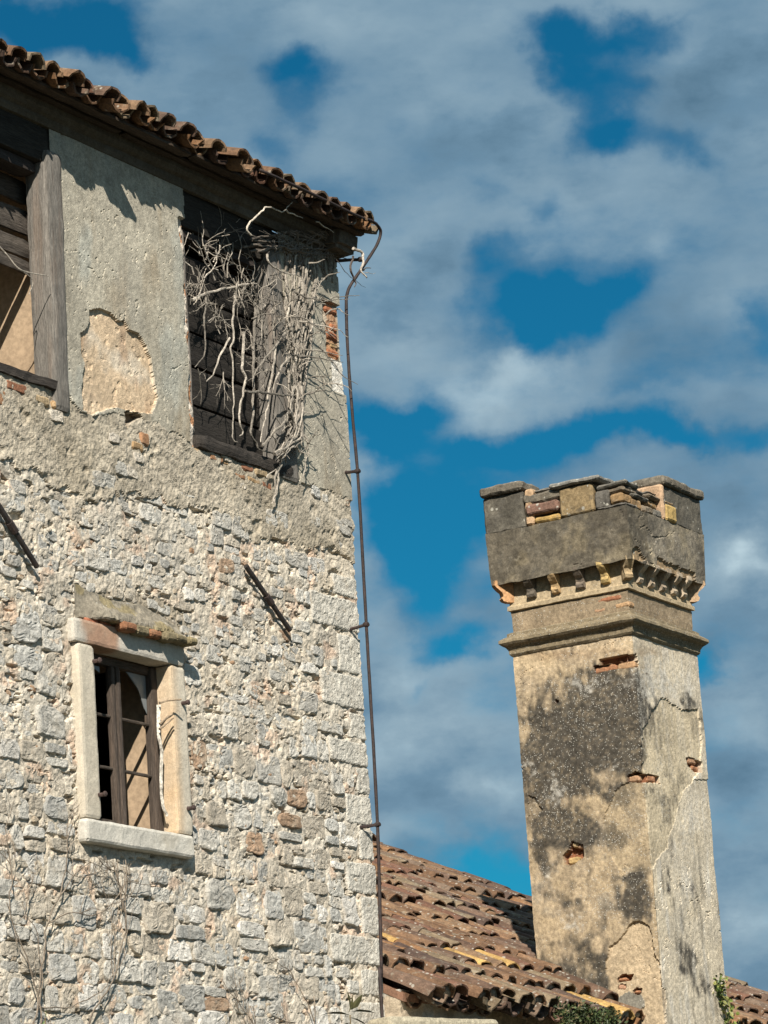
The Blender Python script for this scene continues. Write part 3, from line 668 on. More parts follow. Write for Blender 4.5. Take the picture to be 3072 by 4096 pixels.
# ---- roof tiles
def tile_mesh(seed, r0, r1, L_, col, channel=False, n=8, m_=4, th=.014, alpha=.3, flat=.92, plug=None):
    r = np.random.RandomState(seed); V = []
    ang = np.linspace(0, math.pi, n + 1)
    bend = r.uniform(-.006, .006)
    for side in (0, 1):
        for j in range(m_ + 1):
            t = j / m_; R = r0 + (r1 - r0) * t - side * th
            x = np.cos(ang) * R; zz = np.sin(ang) * R * flat
            y = np.full(n + 1, t * L_) + (fbm(np.stack([ang * 2 + seed, ang * 0 + t, ang * 0], -1), 1.0, 2, seed % 50) * .02 if j == 0 else 0)
            V.append(np.stack([x + bend * math.sin(t * 3), y, zz], 1))
    V = np.vstack(V); V += np.stack([vn(V * 22 + seed + k * 9, 5) for k in range(3)], 1) * .0045
    if channel: V[:, 2] *= -1
    nc = n + 1; h = nc * (m_ + 1); Q = []
    A = grid_faces(m_ + 1, nc); Q += [list(q) for q in A]; Q += [list(q[::-1] + h) for q in A]
    for i in range(n): Q.append([i + 1, i, h + i, h + i + 1]); b_ = m_ * nc; Q.append([b_ + i, b_ + i + 1, h + b_ + i + 1, h + b_ + i])
    for j in range(m_):
        Q.append([j * nc, (j + 1) * nc, h + (j + 1) * nc, h + j * nc]); e = n; Q.append([(j + 1) * nc + e, j * nc + e, h + j * nc + e, h + (j + 1) * nc + e])
    C = np.tile(np.array([*col, alpha]), (len(V), 1))
    if plug is not None:                     # mortar packed into the open end
        a_ = np.linspace(0, math.pi, n + 1); R = r0 - th * .7
        ring = np.stack([np.cos(a_) * R, np.full(n + 1, .03) + vn(np.stack([a_ * 3 + seed, a_, a_], -1), 2) * .012, np.sin(a_) * R * flat * .96], 1); c0 = len(V)
        V = np.vstack([V, ring, [[0, .02, .0]], [[0, .012, R * flat * .45]]]); e = c0 + n + 2
        Q += [[c0 + i, c0 + i, e, c0 + i + 1] for i in range(0)]
        T = [[c0 + i, e, c0 + i + 1] for i in range(n)] + [[c0, c0 + n + 1, e], [c0 + n + 1, c0 + n, e]]
        C = np.vstack([C, np.tile([*plug, .1], (n + 3, 1))]); return V, np.array(Q), C, T
    return V, np.array(Q), C, []
TC = [(.145, .082, .046), (.175, .102, .058), (.105, .064, .043), (.19, .118, .068), (.13, .082, .056), (.085, .055, .042), (.195, .104, .05), (.15, .104, .072), (.12, .062, .04), (.175, .13, .082)]
OCH = (.36, .225, .08)
def tile_frame(slope):
    c = 1 / math.sqrt(1 + slope * slope); s = slope * c
    return np.array([[1, 0, 0], [0, c, s], [0, -s, c]]).T          # columns: x, up-slope, normal
def lay(root, roof, slope, x0, dx, ncol, y0, z0, ncourse, expo, r0, L_, seed, limit, ochre=(), sag=None, lift=.05, vis_test=None, och_p=0.0, alpha=.3, flat=.92, plugs=0):
    rr = np.random.RandomState(seed); F = tile_frame(slope); base = BASE[root.name]
    var = []
    for k in range(16):
        c = np.array(OCH) * rr.uniform(.85, 1.1) if k >= 14 else np.array(TC[k % 10]) * rr.uniform(.85, 1.12)
        V, Q, C, T = tile_mesh(seed + k, r0 * rr.uniform(.93, 1.06), r0 * .80, L_, c, alpha=alpha if k < 14 else .1, flat=flat, plug=np.array([.25, .225, .185]) * rr.uniform(.6, 1.2) if k % 5 < plugs else None)
        mb = MB(); mb.add(V, Q, T, C); var.append((mb.mesh('tile', M_TILE, (0, 0, 0), False), V, Q, C, T))
    stuff = MB(); cand = []
    for i in range(ncol):
        cj = rr.normal() * .008
        for j in range(ncourse):
            x = x0 + i * dx + cj + rr.normal() * .007; t = j * expo + rr.normal() * .022 - (rr.rand() < .15) * rr.uniform(0, .09)
            p = np.array([x, y0, z0]) + F[:, 1] * t
            if sag is not None: p[2] += sag(x, j)
            yaw = rr.normal() * .07; tip = -.028 + rr.normal() * .026; rol = rr.normal() * .06
            R = F @ np.array(Matrix.Rotation(yaw, 3, 'Z') @ Matrix.Rotation(tip, 3, 'X') @ Matrix.Rotation(rol, 3, 'Y'))
            k = rr.randint(14, 16) if ((i, j) in ochre or rr.rand() < och_p) else rr.randint(0, 14)
            cand.append((p + F[:, 2] * lift, R, k))
            # the channel between this column and the next
            xc = x + dx / 2; V, Q, C, T = tile_mesh(seed + 99 + i * 31 + j, r0 * .95, r0 * .8, L_, np.array(TC[rr.randint(10)]) * .9, True, n=6, m_=2, alpha=alpha)
            pc = np.array([xc, y0, z0]) + F[:, 1] * (t + rr.uniform(-.02, .04)) + F[:, 2] * (r0 * .62 + lift * .5 - .03)
            if sag is not None: pc[2] += sag(xc, j)
            stuff.add(V @ (F @ np.array(Matrix.Rotation(-.03, 3, 'X'))).T + pc, Q, None, C)
    dist = []
    for c in cand:
        fx, fy = proj(c[0]); ok = -80 < fx < W0 + 80 and -80 < fy < H0 + 80 and (vis_test is None or vis_test(c[0], fx, fy))
        dist.append((0 if ok else 1, np.linalg.norm(c[0] - CL)))
    order = sorted(range(len(cand)), key=lambda q: dist[q]); sing = set(order[:limit])
    for q, (p, R, k) in enumerate(cand):
        me, V, Q, C, T = var[k]
        if q in sing:
            o = link(bpy.data.objects.new('tile', me)); o.parent = roof
            M = Matrix([list(R[r]) + [float((p - base)[r])] for r in range(3)] + [[0, 0, 0, 1]]); o.matrix_local = M
        else: stuff.add(V @ R.T + p, Q, T, C)
    stuff.part('channel_tiles', M_TILE, root, roof, kind='stuff')
def slab(root, name, pts, th, col, mat):
    mb = MB(); A = np.array(pts, float); B = A - np.array([0, 0, th])
    mb.add(np.vstack([A, B]), [[0, 1, 2, 3], [7, 6, 5, 4], [0, 4, 5, 1], [1, 5, 6, 2], [2, 6, 7, 3], [3, 7, 4, 0]], None, col); return mb.part(name, mat, root)
SL = .36
roof = slab(house, 'roof', [(-9.1, -.17, 8.868), (.10, -.17, 8.868), (.10, 3.5, 8.868 + 3.67 * SL), (-9.1, 3.5, 8.868 + 3.67 * SL)], .035, (.2, .12, .08), M_TILE)
slab(house, 'roof_slope', [(-9.1, 7.2, 8.868), (-9.1, 3.5, 8.868 + 3.67 * SL), (.10, 3.5, 8.868 + 3.67 * SL), (.10, 7.2, 8.868)], .035, (.2, .12, .08), M_TILE)
lay(house, roof, SL, -5.2, .164, 33, -.275, 8.843, 5, .30, .078, .42, 300, 290, lift=.028, alpha=.12,
    sag=lambda x, j: .012 * math.sin(x * 2.1) + .008 * math.sin(x * 5.3 + 1) )

# ================================================================== CHIMNEY
CB = (3.6, .09, 0)
chim = thing('chimney_stack', CB, 'tall square rendered chimney with battlemented crown and dark lichen streaks', 'chimney')
CX0, CX1, CY0, CY1 = 3.1, 4.115, -.385, .555
l1, l2 = CY1 - CY0, CX1 - CX0
def pf(x, y): return (x / 1.843 + 2000, y / 1.843 + 2600)      # crop to photograph coordinates
def pg(x, y): return (x / 1.0228 + 1450, y / 1.0228 + 3300)
PA = [pf(*q) for q in ((1170, 362), (1235, 372), (1330, 432), (1400, 445), (1450, 425), (1470, 740), (1455, 900), (1350, 1050), (1300, 1190), (1250, 1330), (1235, 1475), (780, 1475), (775, 1230), (800, 1150), (850, 1050), (900, 990), (1000, 960), (1035, 900), (1050, 760), (1030, 580), (1080, 540), (1110, 440))] + [pg(1190, 190), pg(1120, 190), pg(1050, 180), pg(1010, 100), pg(990, 0)]
PA = PA[:11] + [pg(1250, 90), pg(1200, 140), pg(1185, 185), pg(1120, 190), pg(1050, 180), pg(1010, 100), pg(990, 0)] + PA[12:22]
PBm = [pg(*q) for q in ((1105, 402), (1135, 395), (1170, 410), (1195, 470), (1200, 540), (1220, 570), (1220, 650), (1240, 680), (1245, 900), (1000, 900), (1005, 790), (1030, 720), (1020, 650), (1000, 600), (1000, 560), (1015, 495), (1050, 470), (1080, 430))]
PG = [pg(*q) for q in ((1040, 720), (1090, 680), (1150, 700), (1160, 740), (1100, 775), (1040, 790))]
PL = [pf(*q) for q in ((215, 1080), (270, 1100), (310, 1180), (290, 1230), (235, 1290), (215, 1200))]
SLOTS = [[pf(735, 75), pf(860, 45), pf(990, 25), pf(1000, 70), pf(990, 75), pf(740, 108)], [pf(690, 120), pf(860, 95), pf(1000, 75), pf(1005, 125), pf(860, 140), pf(700, 170)],
         [pf(945, 930), pf(1000, 900), pf(1170, 930), pf(1185, 985), pf(1090, 975), pf(940, 972)],
         [pf(1370, 790), pf(1400, 790), pf(1475, 830), pf(1480, 905), pf(1430, 900), pf(1380, 840)],
         [pg(825, 125), pg(850, 100), pg(860, 65), pg(905, 80), pg(910, 130), pg(860, 165), pg(830, 160)],
         [pg(1040, 630), pg(1060, 612), pg(1105, 612), pg(1095, 635), pg(1045, 642)], [pg(1045, 655), pg(1075, 650), pg(1075, 672), pg(1045, 672)],
         [pg(1105, 678), pg(1120, 668), pg(1143, 668), pg(1140, 692), pg(1112, 692)], [pf(412, 372), pf(440, 372), pf(432, 392), pf(418, 390)],
         [pg(1042, 785), pg(1065, 778), pg(1083, 790), pg(1078, 805), pg(1050, 800)]]
DARKS = [(pf(560, 640), 60, 60, .6), (pf(250, 700), 70, 50, .5), (pf(520, 1000), 90, 40, .5), (pg(740, 170), 40, 60, .6), (pg(880, 330), 80, 30, .4), (pg(1080, 330), 50, 60, .6), (pg(800, 480), 60, 40, .4), (pf(640, 380), 210, 120, 1.0), (pf(850, 330), 140, 110, .9), (pf(680, 560), 130, 90, .9), (pf(900, 560), 120, 60, .8), (pf(940, 760), 70, 130, 1.0), (pf(800, 700), 140, 60, .8), (pf(620, 800), 150, 50, .7),
         (pf(380, 800), 130, 40, .8), (pf(420, 960), 160, 70, 1.0), (pf(280, 900), 60, 60, .6), (pf(300, 520), 120, 45, .6), (pf(360, 620), 60, 80, .7), (pf(350, 1290), 90, 130, .8), (pf(620, 1330), 80, 90, .9), (pf(760, 1060), 60, 40, .5),
         (pf(890, 1090), 45, 50, .8), (pf(1090, 1060), 60, 40, .5), (pf(880, 1380), 60, 60, .5), (pg(1130, 270), 60, 80, 1.0), (pg(1100, 210), 70, 40, .8), (pg(1160, 340), 40, 60, .6), (pg(870, 60), 70, 60, .6), (pg(770, 280), 60, 40, .5),
         (pg(720, 100), 30, 60, .5), (pg(930, 500), 70, 60, .5), (pg(840, 580), 90, 40, .55), (pg(990, 560), 40, 60, .7), (pg(1300, 480), 50, 80, .55), (pg(1330, 560), 60, 70, .6), (pg(1390, 660), 50, 90, .5), (pg(1260, 250), 30, 120, .5), (pg(1370, 300), 20, 120, .45),
         (pf(1390, 390), 50, 50, .8), (pf(1250, 700), 60, 80, .35), (pf(1080, 480), 40, 80, .5), (pf(1300, 1020), 40, 90, .6), (pf(1250, 1250), 30, 110, .6), (pf(1450, 560), 30, 90, .4), (pg(950, 640), 90, 40, .45)]
BROWN = [(pf(420, 45), 160, 25, .6), (pf(900, 20), 200, 16, .4), (pf(1050, 60), 40, 90, .4)]
WHITES = [(pf(1080, 190), 70, 120, .9), (pf(1300, 260), 130, 60, .8), (pf(760, 240), 160, 60, .5), (pf(540, 260), 120, 40, .5), (pf(430, 1060), 50, 120, .8), (pf(230, 850), 30, 60, .8), (pf(860, 880), 60, 40, .6), (pf(1200, 850), 90, 80, .5), (pf(1400, 1250), 100, 200, .7), (pg(860, 400), 90, 50, .8), (pg(760, 200), 60, 80, .6), (pg(1300, 330), 90, 200, .55), (pg(900, 260), 120, 50, .4)]
def blobs(fx, fy, L_):
    t = np.zeros(fx.shape)
    for (c, a, b_, s) in L_: t = t + s * np.exp(-((fx - c[0]) / (a / 1.15)) ** 2 - ((fy - c[1]) / (b_ / 1.15)) ** 2)
    return t
_cc = {}
def c_disp(P, fx, fy, SS):
    wob = np.stack([fbm(P, 8, 3, 1), fbm(P, 8, 3, 2)], -1) * 10 + np.stack([fbm(P, 40, 2, 3), fbm(P, 40, 2, 4)], -1) * 5
    qx, qy = fx + wob[..., 0], fy + wob[..., 1]
    seen = SS <= (CY1 - CY0) + (CX1 - CX0) + 1e-6
    w = .014 + fbm(P, 3, 2, 5) * .006 + fbm(P, 40, 3, 6) * .003
    a = inpoly(qx, qy, PA) & seen; b_ = inpoly(qx, qy, PBm) & seen; g_ = inpoly(qx, qy, PG) & seen; l_ = inpoly(qx, qy, PL) & seen
    w = np.where((SS > l1) & (fy > 3120), w - .007, w)
    w = np.where(a | l_, .002 + fbm(P, 5, 2, 7) * .004 + fbm(P, 45, 3, 8) * .003, w)
    w = np.where(b_, -.004 + fbm(P, 9, 3, 9) * .006 + fbm(P, 50, 3, 10) * .003, w); w = np.where(g_, .002 + fbm(P, 30, 2, 11) * .002, w)
    sl = np.zeros(fx.shape, bool)
    for s in SLOTS: sl |= inpoly(fx + wob[..., 0] * .5, fy + wob[..., 1] * .5, s) & seen
    w = np.where(sl, -.05 + fbm(P, 30, 2, 13) * .01, w)
    cr = np.abs(fbm(P, 4.5, 3, 15)); crack = (cr < .006) & (fbm(P, 1.3, 1, 16) > .1)
    w = np.where(crack, w - .006, w)
    e = np.exp(-((SS - (CY1 - CY0)) / .012) ** 2) * (.006 + fbm(P, 14, 3, 14) * .012); w = w - np.abs(e)
    _cc.update(a=a, b=b_, g=g_, s=sl, l=l_); return w
def c_col(P, fx, fy, SS, w):
    n1 = fbm(P, 6, 4, 21)[..., None]; n2 = fbm(P, 24, 3, 22)[..., None]
    wob = np.stack([fbm(P, 10, 4, 23), fbm(P, 10, 4, 24)], -1) * 60
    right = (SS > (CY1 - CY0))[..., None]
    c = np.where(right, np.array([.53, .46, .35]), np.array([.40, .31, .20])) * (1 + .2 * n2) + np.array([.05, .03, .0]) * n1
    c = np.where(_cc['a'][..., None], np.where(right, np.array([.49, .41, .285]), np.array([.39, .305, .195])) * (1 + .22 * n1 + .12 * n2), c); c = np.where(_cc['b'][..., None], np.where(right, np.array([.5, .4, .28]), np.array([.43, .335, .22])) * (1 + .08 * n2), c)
    c = np.where(_cc['g'][..., None], np.array([.20, .185, .15]), c)
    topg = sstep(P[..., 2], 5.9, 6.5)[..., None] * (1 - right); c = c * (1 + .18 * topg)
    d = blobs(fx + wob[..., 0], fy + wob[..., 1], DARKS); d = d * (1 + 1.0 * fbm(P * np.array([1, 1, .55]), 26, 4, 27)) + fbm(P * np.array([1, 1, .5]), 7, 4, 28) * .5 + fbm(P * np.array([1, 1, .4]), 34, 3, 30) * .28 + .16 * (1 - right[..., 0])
    d = sstep(d, .15, .85)[..., None] * (1 - .92 * _cc['b'][..., None]) * np.where(_cc['a'], .75, 1)[..., None]
    str_ = sstep(fbm(P * np.array([1, 1, .22]), 16, 3, 29), .12, .6)[..., None] * right * (1 - _cc['a'][..., None] * .7) * sstep(-P[..., 2], -5.6, -4.8)[..., None]
    d = np.maximum(d, str_ * .6)
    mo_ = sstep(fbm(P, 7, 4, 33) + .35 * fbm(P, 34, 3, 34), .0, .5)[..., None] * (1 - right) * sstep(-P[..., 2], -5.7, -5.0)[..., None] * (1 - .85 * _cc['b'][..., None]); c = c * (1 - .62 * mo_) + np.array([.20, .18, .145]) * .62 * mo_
    st2 = sstep(fbm(P * np.array([1, 1, .16]), 22, 3, 35), .05, .4)[..., None] * right * (1 - .6 * _cc['a'][..., None]); c = c * (1 - .5 * st2) + np.array([.56, .53, .47]) * .5 * st2
    dk = np.array([.05, .045, .037]) * (1 + .5 * n2)
    op = np.clip(.95 + .45 * fbm(P, 44, 3, 37)[..., None], .3, .95); c = c * (1 - op * d) + dk * op * d
    bw = np.clip(blobs(fx + wob[..., 0], fy + wob[..., 1] * .4, BROWN), 0, 1)[..., None]; c = c * (1 - .7 * bw) + np.array([.22, .13, .06]) * .7 * bw
    wh = blobs(fx + wob[..., 0], fy + wob[..., 1], WHITES)
    wv = sstep(wh * (.8 + .9 * fbm(P, 50, 3, 31)) , .35, .9)[..., None]; c = c * (1 - .6 * wv) + np.array([.50, .47, .41]) * .6 * wv
    c = np.where(_cc['s'][..., None], np.array([.24, .10, .05]) * (1 + .3 * n2), c)
    al = np.clip(.22 + .5 * d[..., 0] + .6 * np.clip(wh, 0, 1), 0, .95) * np.where(_cc['b'] | _cc['s'], .1, 1)
    return np.concatenate([c, al[..., None]], -1)
cpath = [(CX0, CY1), (CX0, CY0), (CX1, CY0), (CX1, CY1), (CX0, CY1)]
S_ = np.unique(np.round(np.concatenate([np.linspace(0, l1, 132), np.linspace(l1, l1 + l2, 100), np.linspace(l1 + l2, 2 * l1 + l2, 12), np.linspace(2 * l1 + l2, 2 * l1 + 2 * l2, 12)]), 5))
S_[np.argmin(abs(S_ - l1))] = l1; S_[np.argmin(abs(S_ - l1 - l2))] = l1 + l2; S_[np.argmin(abs(S_ - 2 * l1 - l2))] = 2 * l1 + l2; S_[-1] = 2 * (l1 + l2); S_[0] = 0
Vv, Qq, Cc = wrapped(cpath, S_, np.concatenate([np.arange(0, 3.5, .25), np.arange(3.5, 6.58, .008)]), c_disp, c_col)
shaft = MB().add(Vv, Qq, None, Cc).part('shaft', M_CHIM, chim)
# bricks showing in the broken patches
def cb_left(pc, w_, h_, c, seed):
    q = onX(pc[0], pc[1], CX0); P, Q = rough_box(CX0 + .004, CX0 + .1, q[1] - w_ / 2, q[1] + w_ / 2, q[2] - h_ / 2, q[2] + h_ / 2, cell=.012, amp=.006, freq=24, seed=seed, chamfer=.01); MB().add(P, Q, None, c).part('brick', M_BRICK, chim, shaft)
def cb_right(pc, w_, h_, c, seed):
    q = onY(pc[0], pc[1], CY0); P, Q = rough_box(q[0] - w_ / 2, q[0] + w_ / 2, CY0 + .004, CY0 + .1, q[2] - h_ / 2, q[2] + h_ / 2, cell=.012, amp=.006, freq=24, seed=seed, chamfer=.01); MB().add(P, Q, None, c).part('brick', M_BRICK, chim, shaft)
RB = (.33, .16, .085)
cb_left(pf(775, 140), .17, .05, RB, 1); cb_left(pf(925, 115), .14, .05, (.36, .22, .12), 2); cb_left(pf(800, 38), .10, .028, (.34, .24, .14), 3)
cb_left(pf(985, 948), .09, .05, (.36, .22, .13), 4); cb_right(pf(1120, 950), .13, .05, RB, 5); cb_right(pf(1420, 815), .14, .05, (.34, .2, .12), 6); cb_right(pf(1445, 875), .10, .04, RB, 7)
cb_left(pg(862, 145), .09, .05, (.42, .29, .13), 8); cb_left(pg(868, 80), .05, .04, (.5, .36, .2), 9); cb_left(pg(892, 88), .05, .035, (.33, .2, .12), 10)
cb_left(pg(1062, 632), .07, .026, RB, 11); cb_left(pg(1058, 664), .06, .04, (.38, .22, .14), 12); cb_left(pg(1122, 684), .05, .026, RB, 13)
# mouldings: a square ring profile
def ring(name, prof, col, mat=M_CHIM, seed=0, amp=.006, n=44, alpha=.3):
    x0, x1, y0, y1 = CX0, CX1, CY0, CY1; rows = []; cols = []
    for (o_, z_) in prof:
        P = []
        for (a, b_) in (((x0 - o_, y1 + o_), (x0 - o_, y0 - o_)), ((x0 - o_, y0 - o_), (x1 + o_, y0 - o_)), ((x1 + o_, y0 - o_), (x1 + o_, y1 + o_)), ((x1 + o_, y1 + o_), (x0 - o_, y1 + o_))):
            t = np.linspace(0, 1, n, endpoint=False)[:, None]; P.append(np.array(a) + (np.array(b_) - np.array(a)) * t)
        P = np.vstack(P); q = np.column_stack([P, np.full(len(P), z_)])
        off = np.stack([fbm(q + k * 7, 12, 3, seed + k) for k in range(3)], 1) * amp; rows.append(q + off)
    V = np.vstack(rows); c = np.array(col) * (1 + .25 * fbm(V, 14, 3, seed + 9))[:, None]
    return MB().add(V, grid_faces(len(prof), 4 * n, True), None, np.column_stack([c, np.full(len(V), alpha)])).part(name, mat, chim)
ring('moulding', [(-.01, 6.555), (.022, 6.56), (.034, 6.575), (.036, 6.60), (.042, 6.612), (.050, 6.625), (.075, 6.64), (.088, 6.655), (.086, 6.675), (.06, 6.695), (.04, 6.705), (.038, 6.725), (.016, 6.735), (-.01, 6.745)], (.22, .175, .11), seed=3, alpha=.5)
mo = bpy.data.objects['moulding']
ring('neck', [(0, 6.735), (.004, 6.78), (.004, 6.84), (.008, 6.885), (-.01, 6.892)], (.28, .215, .14), seed=5, alpha=.25)
ring('frieze', [(.0, 6.89), (.026, 6.896), (.026, 6.925), (.012, 6.935), (.008, 7.02), (.0, 7.12)], (.40, .315, .2), seed=7, amp=.004, alpha=.05)
neck = bpy.data.objects['neck']
for (pc, w_, h_, c) in (((2440, 2395), .20, .042, (.30, .13, .07)), ((2490, 2420), .12, .04, (.38, .24, .13)), ((2400, 2440), .10, .04, (.36, .22, .13)), ((2450, 2375), .16, .03, (.36, .25, .16))):
    q = onX(pc[0], pc[1], CX0); P, Q = rough_box(CX0 - .008, CX0 + .08, q[1] - w_ / 2, q[1] + w_ / 2, q[2] - h_ / 2, q[2] + h_ / 2, cell=.012, amp=.006, freq=24, seed=int(w_ * 1000), chamfer=.01); MB().add(P, Q, None, c).part('brick', M_BRICK, chim, neck)
# corbels: little brick scrolls
def corbel(cx, cy, nx, ny, c, seed, wd=.06):
    tx, ty = -ny, nx; L_ = math.hypot(nx, ny); depth = .105 * L_; nx, ny = nx / L_, ny / L_; tx, ty = tx / L_, ty / L_
    prof = [(0, 7.115), (depth, 7.115), (depth + .004, 7.085), (depth - .01, 7.066), (depth - .026, 7.05), (depth - .05, 7.03), (depth - .058, 7.006), (depth - .045, 6.985), (depth - .055, 6.965), (depth - .085, 6.955), (0, 6.955)]
    V = []; n = len(prof)
    for s in (-1, -.33, .33, 1):
        for (d_, z_) in prof: V.append((cx + nx * d_ + tx * s * wd / 2, cy + ny * d_ + ty * s * wd / 2, z_))
    V = np.array(V); V += np.stack([fbm(V + seed + k * 3, 26, 2, seed + k) for k in range(3)], 1) * .007
    Q = [[a * n + i, a * n + (i + 1) % n, (a + 1) * n + (i + 1) % n, (a + 1) * n + i] for a in range(3) for i in range(n)]
    T = [[0, i + 1, i] for i in range(1, n - 1)] + [[3 * n, 3 * n + i, 3 * n + i + 1] for i in range(1, n - 1)]
    MB().add(V, Q, T, c).part('corbel', M_BRICK, chim)
cr = np.random.RandomState(3)
CC = [(.40, .27, .13), (.13, .11, .085), (.42, .29, .15), (.16, .13, .10), (.46, .33, .14), (.40, .30, .19)]
for i, yy in enumerate((.37, .17, -.035, -.235)): corbel(CX0 + .01, yy, -1, 0, CC[(i + 1) % 6], i)
corbel(CX0 + .01, CY1 - .01, -1, .9, (.42, .24, .12), 20); corbel(CX0 + .01, CY0 + .01, -.9, -.9, (.42, .31, .18), 21); corbel(CX1 - .01, CY0 + .01, .9, -.9, (.38, .26, .16), 22); corbel(CX1 - .01, CY1 - .01, .9, .9, (.38, .26, .16), 23)
for i, xx in enumerate((3.26, 3.44, 3.62, 3.80, 3.96)): corbel(xx, CY0 + .01, 0, -1, (np.array([.36, .29, .21]) * cr.uniform(.7, 1.2)), 30 + i)
for i, yy in enumerate((-.2, 0, .2, .4)): corbel(CX1 - .01, yy, 1, 0, (.3, .24, .17), 40 + i)
for i, xx in enumerate((3.3, 3.5, 3.7, 3.9)): corbel(xx, CY1 - .01, 0, 1, (.3, .24, .17), 50 + i)
# crown box, slightly flared, with spalled strips
def crown_mesh():
    fl = lambda z: .100 + (z - 7.09) * .035
    z = np.concatenate([[7.10], np.arange(7.088, 7.475, .009)]); z[0] = 7.10
    path = [(CX0, CY1), (CX0, CY0), (CX1, CY0), (CX1, CY1), (CX0, CY1)]
    L_ = 4 * 80
    def loop(o_, zz):
        P = []; x0, x1, y0, y1 = CX0 - o_, CX1 + o_, CY0 - o_, CY1 + o_
        for a, b_ in (((x0, y1), (x0, y0)), ((x0, y0), (x1, y0)), ((x1, y0), (x1, y1)), ((x1, y1), (x0, y1))):
            t = np.linspace(0, 1, 80, endpoint=False)[:, None]; P.append(np.array(a) + (np.array(b_) - np.array(a)) * t)
        return np.column_stack([np.vstack(P), np.full(L_, zz)])
    rows = [loop(-.02, 7.10), loop(.06, 7.098)]; 
    for zz in np.arange(7.085, 7.475, .009): rows.append(loop(fl(zz), zz))
    rows += [loop(.09, 7.478), loop(-.1, 7.47), loop(-.3, 7.46)]
    V = np.vstack(rows); fx, fy = proj(V)
    sp = [[(2530, 2220), (2533, 2190), (2550, 2190), (2585, 2235), (2575, 2245), (2535, 2235)], [(2632, 2225), (2700, 2262), (2780, 2290), (2790, 2330), (2700, 2300), (2632, 2262)]]
    wob = np.stack([fbm(V, 20, 3, 1), fbm(V, 20, 3, 2)], -1) * 9
    spall = inpoly(fx + wob[:, 0], fy + wob[:, 1], sp[0]) | inpoly(fx + wob[:, 0], fy + wob[:, 1], sp[1])
    seen = (V[:, 0] < CX0 - .02) | (V[:, 1] < CY0 - .02); spall &= seen
    cen = np.array([(CX0 + CX1) / 2, (CY0 + CY1) / 2, 0]); dv = V - cen; dv[:, 2] = 0
    nrm = np.where((np.abs(dv[:, 0]) / (CX1 - CX0) > np.abs(dv[:, 1]) / (CY1 - CY0))[:, None], np.sign(dv) * [1, 0, 0], np.sign(dv) * [0, 1, 0])
    w = fbm(V, 4, 2, 3) * .007 + fbm(V, 30, 3, 4) * .004
    cr_ = (np.abs(fbm(V, 3.4, 3, 6)) < .012) & (fbm(V, 1.7, 1, 7) > .05); w = np.where(cr_, w - .006, w)
    w = np.where(spall, w - .018, w); V = V + nrm * w[:, None]
    V[:, 2] += np.where(V[:, 2] > 7.46, fbm(V, 9, 3, 8) * .016, np.where(V[:, 2] < 7.10, fbm(V, 12, 3, 9) * .009, 0))
    n2 = fbm(V, 16, 3, 10); n1 = fbm(V, 4, 3, 11)
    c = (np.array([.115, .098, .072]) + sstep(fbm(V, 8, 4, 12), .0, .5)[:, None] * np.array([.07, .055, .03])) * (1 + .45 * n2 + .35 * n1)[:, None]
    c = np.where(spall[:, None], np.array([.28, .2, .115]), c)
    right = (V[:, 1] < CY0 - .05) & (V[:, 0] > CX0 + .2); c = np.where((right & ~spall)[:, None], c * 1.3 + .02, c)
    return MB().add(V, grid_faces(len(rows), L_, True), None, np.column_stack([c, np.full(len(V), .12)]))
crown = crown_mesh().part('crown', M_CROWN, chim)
def cbox(name, bx, c, mat=M_CROWN, cell=.016, amp=.008, freq=16, seed=0, chamfer=.014, amp2=.006, rot=None, label=None):
    P, Q = rough_box(*bx, cell=cell, amp=amp, freq=freq, seed=seed, chamfer=chamfer, cap=40, amp2=amp2)
    if rot: P = rot_about(P, P.mean(0), rot[0], rot[1])
    MB().add(P, Q, None, (*c, .25)).part(name, mat, chim, crown, label=label)
DG = (.105, .094, .074)
XL, YF = CX0 - .114, CY0 - .114
XR, YB = CX1 + .114, CY1 + .114
# battlements, four corners
cbox('merlon', (XL, XL + .2, .34, YB, 7.46, 7.75), DG, seed=1); cbox('cap', (XL - .035, XL + .26, .32, YB + .01, 7.742, 7.815), (.15, .13, .10), seed=2, amp=.010, amp2=.006)
cbox('merlon', (3.56, XR, YF, YF + .2, 7.46, 7.742), DG, seed=3); cbox('cap', (3.565, XR + .01, YF - .03, YF + .26, 7.735, 7.805), (.15, .13, .10), seed=4, amp=.010, amp2=.006)
cbox('merlon', (3.83, XR, YB - .25, YB, 7.46, 7.74), DG, seed=5); cbox('cap', (3.8, XR + .05, YB - .28, YB + .05, 7.74, 7.80), DG, seed=6)
cbox('merlon', (XR - .2, XR, YF + .2, -.2, 7.46, 7.735), DG, seed=7)
# broken course between them
cbox('brick', (XL + .012, XL + .15, .052, .262, 7.478, 7.60 - .075), (.36, .235, .085), M_BRICK, seed=10, amp2=.003, label='clean yellow brick')
cbox('brick', (XL - .012, XL + .18, .05, .315, 7.545, 7.625), (.19, .11, .08), M_CROWN, seed=11, amp2=.004)
cbox('block', (XL - .004, XL + .17, -.235, .042, 7.476, 7.695), (.235, .17, .09), M_CROWN, seed=12, label='square tan stone block')
cbox('slab', (XL - .03, XL + .25, -.305, .10, 7.698, 7.738), (.22, .21, .185), seed=13, amp=.012, amp2=.012)
cbox('slab', (XL - .0, XL + .2, .02, .335, 7.628, 7.70), (.14, .12, .09), seed=14, amp=.012, amp2=.006)
cbox('slab', (XL + .01, XL + .2, .04, .26, 7.70, 7.728), (.16, .145, .12), seed=15, amp=.012, amp2=.01)
cbox('brick', (XL + .01, XL + .2, .262, .335, 7.47, 7.75), (.40, .27, .16), M_BRICK, seed=16)
